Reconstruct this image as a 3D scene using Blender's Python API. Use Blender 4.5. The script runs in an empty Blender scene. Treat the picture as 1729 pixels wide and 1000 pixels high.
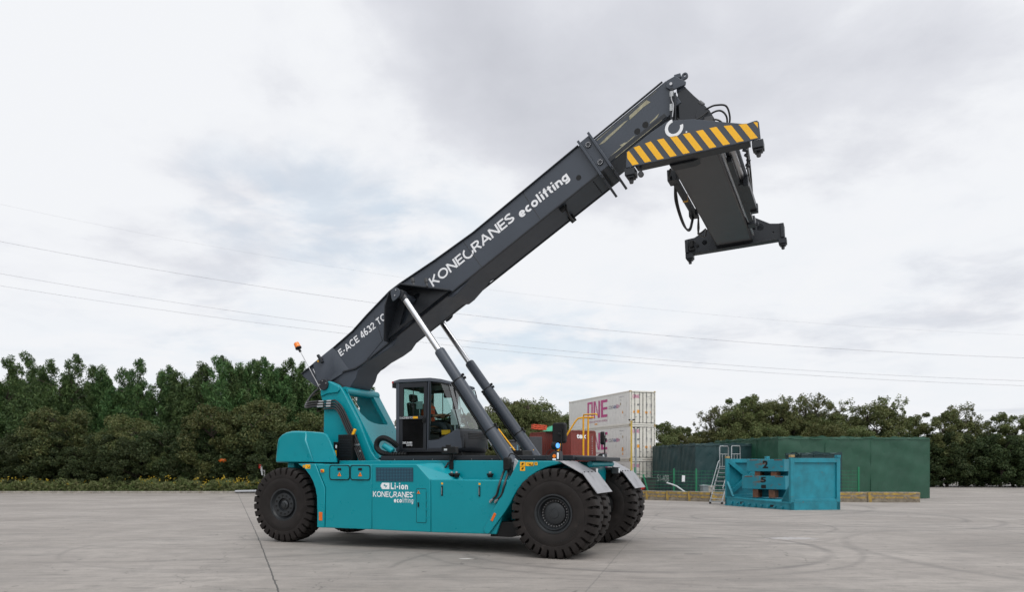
import bpy, math, random
import numpy as np
from mathutils import Vector, Matrix
from mathutils.geometry import tessellate_polygon
random.seed(7)
SC = bpy.context.scene
COL = SC.collection
R = math.radians
H = 1.73                      # eye height of the photographer above the yard

# ---------------------------------------------------------------- camera
cam = bpy.data.cameras.new('camera'); co = bpy.data.objects.new('camera', cam); COL.objects.link(co)
co.location = (0, 0, H); co.rotation_euler = (R(90), 0, 0)
cam.sensor_width = 36; cam.lens = 26.027; cam.shift_y = 284/1729; cam.shift_x = 1.5/1729
cam.clip_start = .1; cam.clip_end = 3000
cam.dof.use_dof = True; cam.dof.focus_distance = 15.0; cam.dof.aperture_fstop = 1.6
SC.camera = co
SC.render.engine = 'CYCLES'
SC.view_settings.view_transform = 'Standard'; SC.view_settings.look = 'None'
SC.view_settings.exposure = 0.0; SC.view_settings.gamma = 1.0

# ---------------------------------------------------------------- sky and sun
SUN_EL, SUN_AZ = 58, 150       # degrees; azimuth clockwise from +Y (away from the camera) towards +X
w = bpy.data.worlds.new('World'); SC.world = w; w.use_nodes = True
nt = w.node_tree; N = nt.nodes; L = nt.links
for n in list(N): N.remove(n)
def nd(nt, t, **kw):
    n = nt.nodes.new(t)
    for k, v in kw.items():
        if k.startswith('i_'): n.inputs[k[2:].replace('_', ' ')].default_value = v
        else: setattr(n, k, v)
    return n
def mth(nt, op, a, b=None, clamp=False):
    n = nt.nodes.new('ShaderNodeMath'); n.operation = op; n.use_clamp = clamp
    for i, x in enumerate((a, b)):
        if x is None: continue
        if isinstance(x, (int, float)): n.inputs[i].default_value = x
        else: nt.links.new(x, n.inputs[i])
    return n.outputs[0]
def mixc(nt, f, a, b, bt='MIX'):
    n = nt.nodes.new('ShaderNodeMix'); n.data_type = 'RGBA'; n.blend_type = bt; n.clamp_factor = True
    for s, x in ((n.inputs[0], f), (n.inputs[6], a), (n.inputs[7], b)):
        if isinstance(x, (int, float)): s.default_value = x
        elif isinstance(x, tuple): s.default_value = x if len(x) == 4 else (*x, 1)
        else: nt.links.new(x, s)
    return n.outputs[2]
def ramp(nt, f, stops):
    n = nt.nodes.new('ShaderNodeValToRGB'); e = n.color_ramp.elements
    while len(e) < len(stops): e.new(.5)
    for q, (p, c) in zip(e, stops):
        q.position = p; q.color = (c, c, c, 1) if isinstance(c, (int, float)) else (*c, 1)
    nt.links.new(f, n.inputs[0]); return n.outputs[0]
out = nd(nt, 'ShaderNodeOutputWorld'); bg = nd(nt, 'ShaderNodeBackground')
L.new(bg.outputs[0], out.inputs[0])
sky = nd(nt, 'ShaderNodeTexSky', sky_type='NISHITA', sun_disc=False, sun_elevation=R(SUN_EL), sun_rotation=R(SUN_AZ))
tc = nd(nt, 'ShaderNodeTexCoord')
sep = nd(nt, 'ShaderNodeSeparateXYZ'); L.new(tc.outputs['Generated'], sep.inputs[0])
# flat cloud deck seen in perspective: direction divided by its height
zz = mth(nt, 'MAXIMUM', sep.outputs[2], .0)
zz = mth(nt, 'ADD', zz, .18)
cx = mth(nt, 'DIVIDE', sep.outputs[0], zz); cy = mth(nt, 'DIVIDE', sep.outputs[1], zz)
cmb = nd(nt, 'ShaderNodeCombineXYZ'); L.new(cx, cmb.inputs[0]); L.new(cy, cmb.inputs[1])
def noise(nt, vec, scale, detail=5, rough=.5, dist=0., off=(0, 0, 0)):
    m = nt.nodes.new('ShaderNodeMapping'); m.inputs[1].default_value = off; nt.links.new(vec, m.inputs[0])
    n = nt.nodes.new('ShaderNodeTexNoise'); n.inputs['Scale'].default_value = scale
    n.inputs['Detail'].default_value = detail; n.inputs['Roughness'].default_value = rough
    n.inputs['Distortion'].default_value = dist; nt.links.new(m.outputs[0], n.inputs['Vector'])
    return n.outputs[0]
n1 = noise(nt, cmb.outputs[0], 1.25, 9, .56, .35, (3.1, 1.7, 0))
n2 = noise(nt, cmb.outputs[0], 3.4, 9, .58, .25, (7.7, .4, 0))
def blob(dx, dz, rad, inv=1.0):     # soft lobe of cloud round a direction
    d = Vector((dx, 1, dz)).normalized()
    v = nt.nodes.new('ShaderNodeVectorMath'); v.operation = 'DOT_PRODUCT'
    nrm = nt.nodes.new('ShaderNodeVectorMath'); nrm.operation = 'NORMALIZE'; L.new(tc.outputs['Generated'], nrm.inputs[0])
    L.new(nrm.outputs[0], v.inputs[0]); v.inputs[1].default_value = d
    m = nt.nodes.new('ShaderNodeMapRange'); m.interpolation_type = 'SMOOTHSTEP'
    m.inputs[1].default_value = math.cos(rad); m.inputs[2].default_value = 1.0
    m.inputs[3].default_value = 0; m.inputs[4].default_value = inv; L.new(v.outputs['Value'], m.inputs[0])
    return m.outputs[0]
dark = None
for b in ((.05, .61, .20, .55), (.20, .52, .22, .55), (-.10, .62, .13, .55), (-.05, .53, .10, .35), (.06, .44, .13, .42), (.38, .60, .24, .40), (.11, .36, .09, .22), (-.42, .30, .13, .14), (-.37, .44, .13, .30), (-.34, .58, .10, .22), (-.38, .20, .08, .2), (.1, .85, .35, .3), (-.66, .50, .2, .1), (.62, .40, .22, .22)):
    x = blob(*b)
    dark = x if dark is None else mth(nt, 'ADD', dark, x)
dmask = mth(nt, 'ADD', mth(nt, 'MULTIPLY', dark, .56), mth(nt, 'MULTIPLY', mth(nt, 'SUBTRACT', n1, .535), 1.7))
dmask = mth(nt, 'ADD', dmask, mth(nt, 'MULTIPLY', mth(nt, 'SUBTRACT', n2, .5), .8))
cloudc = ramp(nt, dmask, [(.0, (.90, .915, .945)), (.10, (.875, .89, .925)), (.28, (.76, .775, .825)), (.50, (.68, .695, .75)), (.90, (.59, .605, .66))])
# thin spots where the blue shows
bl = None
for b in ((-.24, .335, .12, 1.), (-.10, .325, .10, .9), (-.38, .36, .08, .7), (-.03, .15, .10, 1.), (.08, .14, .10, .8), (-.36, .15, .14, .4), (.16, .16, .13, .4), (-.55, .05, .2, .3), (.5, .1, .3, .2)):
    x = blob(*b); bl = x if bl is None else mth(nt, 'ADD', bl, x)
bmask = mth(nt, 'MULTIPLY', bl, ramp(nt, n2, [(.40, 0.), (.58, 1.)]))
skyc = mixc(nt, 1.0, sky.outputs[0], (.13, .13, .13), 'MULTIPLY')
skyc = mixc(nt, .7, skyc, (.62, .78, .90))
final = mixc(nt, mth(nt, 'MULTIPLY', bmask, .38, True), cloudc, skyc)
sdir = Vector((math.sin(R(SUN_AZ))*math.cos(R(SUN_EL)), math.cos(R(SUN_AZ))*math.cos(R(SUN_EL)), math.sin(R(SUN_EL))))
vs = nd(nt, 'ShaderNodeVectorMath', operation='DOT_PRODUCT'); L.new(tc.outputs['Generated'], vs.inputs[0]); vs.inputs[1].default_value = sdir
gm = nd(nt, 'ShaderNodeMapRange'); gm.interpolation_type = 'SMOOTHSTEP'; gm.inputs[1].default_value = .15; gm.inputs[2].default_value = 1.0
gm.inputs[3].default_value = 1.0; gm.inputs[4].default_value = 1.9; L.new(vs.outputs['Value'], gm.inputs[0])
L.new(final, bg.inputs[0]); L.new(gm.outputs[0], bg.inputs[1])
sl = bpy.data.lights.new('sun', 'SUN'); sl.energy = 1.0; sl.angle = R(24); sl.color = (1, .96, .9)
so = bpy.data.objects.new('sun', sl); COL.objects.link(so)
sd = Vector((math.sin(R(SUN_AZ))*math.cos(R(SUN_EL)), math.cos(R(SUN_AZ))*math.cos(R(SUN_EL)), math.sin(R(SUN_EL))))
so.rotation_euler = (-sd).to_track_quat('-Z', 'Y').to_euler(); so.location = (0, 0, 40)

# ---------------------------------------------------------------- helpers
def tag(o, label=None, cat=None, group=None, kind=None):
    if label: o['label'] = label
    if cat: o['category'] = cat
    if group: o['group'] = group
    if kind: o['kind'] = kind
    return o
def empty(name, loc, rz, label, cat, group=None):
    o = bpy.data.objects.new(name, None); COL.objects.link(o); o.empty_display_size = .2
    o.location = loc; o.rotation_euler = (0, 0, rz); return tag(o, label, cat, group)
class MB:
    def __init__(s): s.v = []; s.f = []; s.m = None
    def add(s, v, f):
        b = len(s.v)
        s.v += [tuple(s.m @ Vector(p)) if s.m else tuple(p) for p in v]
        s.f += [tuple(i+b for i in q) for q in f]; return s
    def box(s, x0, x1, y0, y1, z0, z1):
        return s.add([(x, y, z) for z in (z0, z1) for y in (y0, y1) for x in (x0, x1)],
            [(0, 2, 3, 1), (4, 5, 7, 6), (0, 1, 5, 4), (2, 6, 7, 3), (0, 4, 6, 2), (1, 3, 7, 5)])
    def prism(s, pts, a, b, ax='v', holes=()):
        # pts in the plane across axis ax; ax 'v': pts are (x,z); 'x': (y,z); 'z': (x,y)
        def P(p, t): return (p[0], t, p[1]) if ax == 'v' else ((t, p[0], p[1]) if ax == 'x' else (p[0], p[1], t))
        n = len(pts)
        if not holes:
            s.add([P(p, a) for p in pts]+[P(p, b) for p in pts],
                [tuple(range(n)), tuple(range(2*n-1, n-1, -1))]+[(i, i+n, (i+1) % n+n, (i+1) % n) for i in range(n)])
            return s
        loops = [list(pts)]+[list(h) for h in holes]
        flat = [p for l in loops for p in l]
        tri = tessellate_polygon([[Vector((p[0], p[1], 0)) for p in l] for l in loops])
        n = len(flat); fs = [tuple(t) for t in tri]+[tuple(i+n for i in reversed(t)) for t in tri]
        o = 0
        for l in loops:
            k = len(l); fs += [(o+i, o+i+n, o+(i+1) % k+n, o+(i+1) % k) for i in range(k)]; o += k
        return s.add([P(p, a) for p in flat]+[P(p, b) for p in flat], fs)
    def cyl(s, p0, p1, r0, r1=None, n=20, caps=True):
        return s.tube([p0, p1], [r0, r0 if r1 is None else r1], n, caps)
    def tube(s, pts, r, n=8, caps=True, closed=False):
        pts = [Vector(p) for p in pts]; k = len(pts)
        rr = r if isinstance(r, (list, tuple)) else [r]*k
        V = []; F = []; up = None
        for i, p in enumerate(pts):
            if closed: t = (pts[(i+1) % k]-pts[i-1]).normalized()
            else: t = (pts[min(i+1, k-1)]-pts[max(i-1, 0)]).normalized()
            if up is None: up = t.orthogonal().normalized()
            a = (up-t*up.dot(t)); a = a.normalized() if a.length > 1e-6 else t.orthogonal().normalized(); up = a; b = t.cross(a)
            V += [p+(a*math.cos(q*2*math.pi/n)+b*math.sin(q*2*math.pi/n))*rr[i] for q in range(n)]
        for i in range(k if closed else k-1):
            j = (i+1) % k
            F += [(i*n+q, i*n+(q+1) % n, j*n+(q+1) % n, j*n+q) for q in range(n)]
        if caps and not closed: F += [tuple(range(n-1, -1, -1)), tuple((k-1)*n+q for q in range(n))]
        return s.add(V, F)
    def lathe(s, prof, n=48, ax='v', c=(0, 0, 0)):    # prof (radius, position along axis)
        V = []; F = []; k = len(prof)
        for i in range(n):
            a = 2*math.pi*i/n; ca, sa = math.cos(a), math.sin(a)
            for r, h in prof:
                q = (r*ca, h, r*sa) if ax == 'v' else (r*ca, r*sa, h)
                V.append((q[0]+c[0], q[1]+c[1], q[2]+c[2]))
        for i in range(n):
            j = (i+1) % n
            F += [(i*k+q, i*k+q+1, j*k+q+1, j*k+q) for q in range(k-1)]
        return s.add(V, F)
    def sph(s, c, r, n=12, sc=(1, 1, 1)):
        pr = [(math.sin(math.pi*i/n)*r, -math.cos(math.pi*i/n)*r) for i in range(n+1)]
        V = []; F = []
        for j in range(2*n):
            a = math.pi*j/n
            V += [(c[0]+q[0]*math.cos(a)*sc[0], c[1]+q[0]*math.sin(a)*sc[1], c[2]+q[1]*sc[2]) for q in pr]
        k = n+1
        for j in range(2*n):
            i = (j+1) % (2*n); F += [(j*k+q, i*k+q, i*k+q+1, j*k+q+1) for q in range(n)]
        return s.add(V, F)
    def build(s, name, mat, parent=None, bevel=0., smooth=True, ang=35, seg=2, loc=None, rot=None):
        me = bpy.data.meshes.new(name); me.from_pydata(s.v, [], s.f); me.validate(); me.update()
        import bmesh
        bm = bmesh.new(); bm.from_mesh(me); bmesh.ops.recalc_face_normals(bm, faces=bm.faces); bm.to_mesh(me); bm.free()
        me.materials.append(mat)
        if smooth:
            me.polygons.foreach_set('use_smooth', [True]*len(me.polygons)); me.set_sharp_from_angle(angle=R(ang))
        o = bpy.data.objects.new(name, me); COL.objects.link(o)
        if parent: o.parent = parent
        if loc: o.location = loc
        if rot: o.rotation_euler = rot
        if bevel:
            b = o.modifiers.new('bevel', 'BEVEL'); b.width = bevel; b.segments = seg; b.limit_method = 'ANGLE'; b.angle_limit = R(38)
        return o
def arc(cx, cy, r, a0, a1, n=10): return [(cx+r*math.cos(R(a0+(a1-a0)*i/n)), cy+r*math.sin(R(a0+(a1-a0)*i/n))) for i in range(n+1)]
def bez(p, n=14):      # Catmull-Rom through points
    p = [Vector(q) for q in p]; p = [2*p[0]-p[1]]+p+[2*p[-1]-p[-2]]; o = []
    for i in range(1, len(p)-2):
        for k in range(n):
            t = k/n; a, b, c, d = p[i-1:i+3]
            o.append(.5*((2*b)+(c-a)*t+(2*a-5*b+4*c-d)*t*t+(3*b-a-3*c+d)*t**3))
    return o+[p[-2]]
_tc = {}
def glyphs(body, bold):
    k = (body, bold)
    if k in _tc: return _tc[k]
    cu = bpy.data.curves.new('t', 'FONT'); cu.body = body; cu.offset = bold; cu.resolution_u = 4
    o = bpy.data.objects.new('t', cu); COL.objects.link(o)
    bpy.context.view_layer.update()
    me = bpy.data.meshes.new_from_object(o.evaluated_get(bpy.context.evaluated_depsgraph_get()))
    v = [tuple(x.co) for x in me.vertices]; f = [tuple(p.vertices) for p in me.polygons]
    bpy.data.objects.remove(o); bpy.data.curves.remove(cu); bpy.data.meshes.remove(me)
    _tc[k] = (v, f); return v, f
def put_text(mb, body, o, xd, yd, wd, ht, bold=.0):
    v, f = glyphs(body, bold)
    x0 = min(p[0] for p in v); x1 = max(p[0] for p in v); y0 = min(p[1] for p in v); y1 = max(p[1] for p in v)
    o, xd, yd = Vector(o), Vector(xd), Vector(yd)
    mb.add([o+xd*((p[0]-x0)/(x1-x0)*wd)+yd*((p[1]-y0)/(y1-y0)*ht) for p in v], f); return mb
def put_shape(mb, polys, o, xd, yd, sx, sy):
    o, xd, yd = Vector(o), Vector(xd), Vector(yd)
    for p in polys: mb.add([o+xd*(q[0]*sx)+yd*(q[1]*sy) for q in p], [tuple(range(len(p)))])
    return mb
def ringC(mb, o, xd, yd, cx, cy, ro, ri, a0, a1, n=26, sx=1.0):
    o, xd, yd = Vector(o), Vector(xd), Vector(yd); V = []
    for i in range(n+1):
        a = R(a0+(a1-a0)*i/n)
        for r in (ro, ri): V.append(o+xd*(cx+r*math.cos(a)*sx)+yd*(cy+r*math.sin(a)))
    return mb.add(V, [(2*i, 2*i+1, 2*i+3, 2*i+2) for i in range(n)])
def A_(cx, cy, rx, ry, a0, a1, n=14): return [(cx+rx*math.cos(R(a0+(a1-a0)*i/n)), cy+ry*math.sin(R(a0+(a1-a0)*i/n))) for i in range(n+1)]
def stroke_glyph(ch, t):      # centre lines in a box of cap height 1; returns (advance width, strokes)
    h = t/2; l = h; T = 1-h; x_ = .70
    G = {
     'K': (.92, [[(l, 0), (l, 1)], [(.80, 1), (l+.12, .45)], [(.30, .58), (.84, 0)]]),
     'O': (1.14, [A_(.57, .5, .57-h, .52-h, 90, 450, 28)]),
     'N': (1.0, [[(l, 0), (l, 1)], [(l+.03, .97), (1-h-.03, .03)], [(1-h, 0), (1-h, 1)]]),
     'E': (.76, [[(l, 0), (l, 1)], [(t, T), (.76, T)], [(t, .5), (.70, .5)], [(t, h), (.76, h)]]),
     'R': (.88, [[(l, 0), (l, 1)], [(t, T), (.50, T)]+A_(.52, .72, .26, T-.72, 80, -80, 8)+[(.50, .44), (t, .44)], [(.48, .42), (.80, 0)]]),
     'A': (1.08, [[(.07, 0), (.54, .98)], [(.54, .98), (1.01, 0)], [(.28, .30), (.80, .30)]]),
     'S': (.80, [A_(.40, .735, .32, .265-h, 25, 250, 12)+A_(.40, .265, .34, .265-h, 80, -155, 12)]),
     'C': (1.02, [A_(.56, .5, .56-h, .52-h, 48, 312, 24)]),
     'Q': (1.10, [A_(.60, .47, .58-h, .585-h, 112, 352, 26)]),
     '-': (.42, [[(.06, .38), (.36, .38)]]), ' ': (.34, []),
     '4': (.74, [[(.55, 0), (.55, 1)], [(.52, .96), (.06, .30)], [(.03, .26), (.72, .26)]]),
     '6': (.70, [A_(.35, .32, .35-h, .32-h, 90, 450, 18), [(h, .34), (.10, .62), (.30, .90), (.52, .97)]]),
     '3': (.70, [A_(.33, .735, .28, .265-h, 150, -85, 10), A_(.33, .28, .32, .28-h, 85, -155, 10)]),
     '2': (.70, [A_(.34, .70, .29, .30-h, 165, -30, 10)+[(h, h), (.68, h)]]),
     'T': (.80, [[(.40, 0), (.40, T-h)], [(0, T), (.80, T)]]),
     '5': (.70, [[(.62, T), (.16, T), (.10, .52)]+A_(.33, .32, .32, .32-h, 130, -155, 12)]),
     'L': (.70, [[(l, 0), (l, 1)], [(t, h), (.68, h)]]),
     'e': (.72, [A_(.36, .35, .36-h, .37-h, -40, -360, 22), [(t, .35), (.72-h, .35)]]),
     'c': (.66, [A_(.36, .35, .36-h, .37-h, 48, 312, 18)]),
     'o': (.74, [A_(.37, .35, .37-h, .37-h, 0, 360, 22)]),
     'l': (t+.10, [[(l+.05, 0), (l+.05, 1.02)]]),
     'i': (t+.10, [[(l+.05, 0), (l+.05, .70)], [(l+.05, .84), (l+.05, 1.0)]]),
     'f': (.44, [[(.20, 0), (.20, .80)]+A_(.38, .80, .18, .22-h, 180, 90, 6), [(0, .64), (.20-h, .64)], [(.20+h, .64), (.42, .64)]]),
     't': (.44, [[(.20, .90), (.20, .20)]+A_(.38, .20, .18, .20-h, 180, 270, 6), [(0, .64), (.20-h, .64)], [(.20+h, .64), (.42, .64)]]),
     'n': (.68, [[(l, 0), (l, .70)], [(l+h, .48)]+A_(.36, .42, .32-h, .28-h, 120, 0, 8)+[(.68-h, 0)]]),
     'g': (.72, [A_(.36, .35, .36-h, .35-h, 0, 360, 20), [(.72-h+.0, .70), (.72-h, -.02)]+A_(.36, -.02, .36-h, .24-h, 0, -150, 10)]),
    }
    return G[ch]
def put_strokes(mb, body, o, xd, yd, wd, ht, t=.17, gap=.14, lift=.0004):
    o, xd, yd = Vector(o), Vector(xd), Vector(yd); nn = xd.cross(yd).normalized()
    x = 0; items = []
    for ch in body:
        a, st = stroke_glyph(ch, t); items += [([(x+p[0], p[1]) for p in q]) for q in st]; x += a+gap
    k = wd/(x-gap); z = 0
    for q in items:
        z += 1; off = nn*(lift*(z % 4)); V = []
        for i, p in enumerate(q):
            a = Vector(q[max(i-1, 0)]); b_ = Vector(q[min(i+1, len(q)-1)]); cl = (Vector(q[0])-Vector(q[-1])).length < 1e-4
            if cl and i in (0, len(q)-1): a, b_ = Vector(q[-2]), Vector(q[1])
            pv = Vector(p); d1 = (pv-a); d2 = (b_-pv); d1 = d1.normalized() if d1.length > 1e-6 else d2.normalized(); d2 = d2.normalized() if d2.length > 1e-6 else d1
            d = (d1+d2).normalized(); n_ = Vector((-d.y, d.x)); m = min(1.6, 1/max(.4, n_.dot(Vector((-d1.y, d1.x)))))
            for sg in (-1, 1): w_ = pv+n_*sg*t/2*m; V.append(o+off+xd*(w_.x*k)+yd*(w_.y*ht))
        mb.add(V, [(2*i, 2*i+1, 2*i+3, 2*i+2) for i in range(len(q)-1)])
    return mb
def maker_logo(mb, o, xd, yd, wd, ht, bold=.02):     # the wordmark with its open ring for a C
    put_strokes(mb, 'KONEQRANES', o, xd, yd, wd, ht, .18, .08)

# ---------------------------------------------------------------- materials
def mat(name, col, rough=.5, metal=0., var=.06, coat=0., bump=0., scale=3., dirt=None, spec=.5, rvar=.08):
    m = bpy.data.materials.new(name); m.use_nodes = True; t = m.node_tree; b = t.nodes['Principled BSDF']
    b.inputs['Roughness'].default_value = rough; b.inputs['Metallic'].default_value = metal
    b.inputs['Coat Weight'].default_value = coat; b.inputs['Coat Roughness'].default_value = .12
    b.inputs['Specular IOR Level'].default_value = spec
    c = nd(t, 'ShaderNodeTexCoord').outputs['Object']
    n = noise(t, c, scale, 6, .6)
    lo = tuple(x*(1-var) for x in col); hi = tuple(min(1, x*(1+var)) for x in col)
    cc = mixc(t, ramp(t, n, [(.3, 0.), (.7, 1.)]), lo, hi)
    if dirt:
        n3 = noise(t, c, dirt[2], 8, .7, .3, (4, 2, 9))
        cc = mixc(t, ramp(t, n3, [(dirt[1], 0.), (min(1, dirt[1]+.12), 1.)]), cc, dirt[0])
    t.links.new(cc, b.inputs['Base Color'])
    r = mth(t, 'ADD', mth(t, 'MULTIPLY', mth(t, 'SUBTRACT', noise(t, c, scale*4, 4), .5), rvar*2), rough, True)
    t.links.new(r, b.inputs['Roughness'])
    if bump:
        bp = nd(t, 'ShaderNodeBump'); bp.inputs['Strength'].default_value = bump; bp.inputs['Distance'].default_value = .01
        t.links.new(noise(t, c, scale*8, 5), bp.inputs['Height']); t.links.new(bp.outputs[0], b.inputs['Normal'])
    return m
TEAL = mat('teal_paint', (.0008, .250, .298), .30, var=.05, coat=.0, spec=.42, scale=1.2, dirt=((.002, .225, .268), .63, 2.5))
TEAL2 = mat('rack_teal_paint', (.003, .185, .245), .5, var=.22, dirt=((.10, .06, .035), .62, 3.), scale=2)
GREY = mat('graphite_paint', (.050, .060, .077), .42, var=.07, coat=.0, spec=.4, scale=1.5)
GREYD = mat('dark_graphite_paint', (.016, .019, .024), .42, var=.1, spec=.4, scale=2)
BLACK = mat('black_parts', (.006, .0065, .007), .5, var=.2, spec=.3)
HOSE = mat('black_hose', (.012, .012, .013), .35, var=.2)
GLOSSB = mat('black_glass_panel', (.004, .004, .005), .08, var=.1, coat=.6)
TYRE = mat('tyre_rubber', (.0165, .0135, .0125), .75, var=.3, bump=.2, scale=5, dirt=((.036, .029, .026), .58, 4.), spec=.3)
TYTX = mat('tyre_lettering', (.007, .006, .006), .6, var=.2)
RIM = mat('rim_black', (.020, .023, .026), .4, var=.2, dirt=((.05, .05, .05), .66, 8.))
CHROME = mat('chromed_steel', (.58, .59, .61), .30, 1.0, var=.04)
STEEL = mat('bare_steel', (.42, .42, .43), .35, 1.0, var=.15)
MUD = mat('mudguard_grey', (.27, .27, .285), .38, .35, var=.15, dirt=((.10, .10, .105), .55, 4.), scale=2.5)
WHITE = mat('white_lettering', (.80, .81, .83), .5, var=.03)
YEL = mat('safety_yellow', (.86, .42, .006), .4, var=.05)
STRIPE = mat('hazard_yellow', (.88, .46, .006), .45, var=.05)
ORANGE = mat('orange_marker', (.75, .14, .01), .4, var=.05)
REDP = mat('red_plastic', (.5, .03, .02), .35, var=.05)
PLAST = mat('dark_plastic', (.05, .052, .056), .5, var=.1)
PALE = mat('pale_plastic', (.45, .47, .48), .5, var=.05)
WORN = mat('worn_bare_patch', (.30, .28, .19), .6, var=.35, scale=9)
def glassmat(name, tint, refl=.12):
    m = bpy.data.materials.new(name); m.use_nodes = True; t = m.node_tree
    for n in list(t.nodes): t.nodes.remove(n)
    o = nd(t, 'ShaderNodeOutputMaterial'); tr = nd(t, 'ShaderNodeBsdfTransparent'); gl = nd(t, 'ShaderNodeBsdfGlossy')
    tr.inputs[0].default_value = (*tint, 1); gl.inputs['Roughness'].default_value = .02
    ge = nd(t, 'ShaderNodeNewGeometry'); dp = nd(t, 'ShaderNodeVectorMath', operation='DOT_PRODUCT'); t.links.new(ge.outputs['Normal'], dp.inputs[0]); t.links.new(ge.outputs['Incoming'], dp.inputs[1])
    om = mth(t, 'SUBTRACT', 1.0, mth(t, 'ABSOLUTE', dp.outputs['Value'])); frs = mth(t, 'ADD', mth(t, 'MULTIPLY', mth(t, 'POWER', om, 5.0), .9), .04)
    mx = nd(t, 'ShaderNodeMixShader'); f = mth(t, 'ADD', frs, refl, True); t.links.new(f, mx.inputs[0])
    t.links.new(tr.outputs[0], mx.inputs[1]); t.links.new(gl.outputs[0], mx.inputs[2]); t.links.new(mx.outputs[0], o.inputs[0]); return m
GLASS = glassmat('cab_glass', (.70, .83, .81), .03)
GLASSF = glassmat('windscreen_glass', (.66, .80, .78), .13); GLASSS = glassmat('side_glass', (.68, .80, .79), .07)
MIRROR = mat('mirror_glass', (.8, .82, .85), .03, 1.0, var=.01)
def lamp(name, col, em):
    m = mat(name, col, .2, var=.02); b = m.node_tree.nodes['Principled BSDF']
    b.inputs['Emission Color'].default_value = (*col, 1); b.inputs['Emission Strength'].default_value = em; return m
AMBER = mat('amber_lens', (.85, .20, .01), .2, var=.03); BLUEL = lamp('blue_spot_lamp', (.10, .35, .95), .9)
CLEARL = mat('clear_lens', (.8, .82, .85), .1, var=.02)

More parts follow.
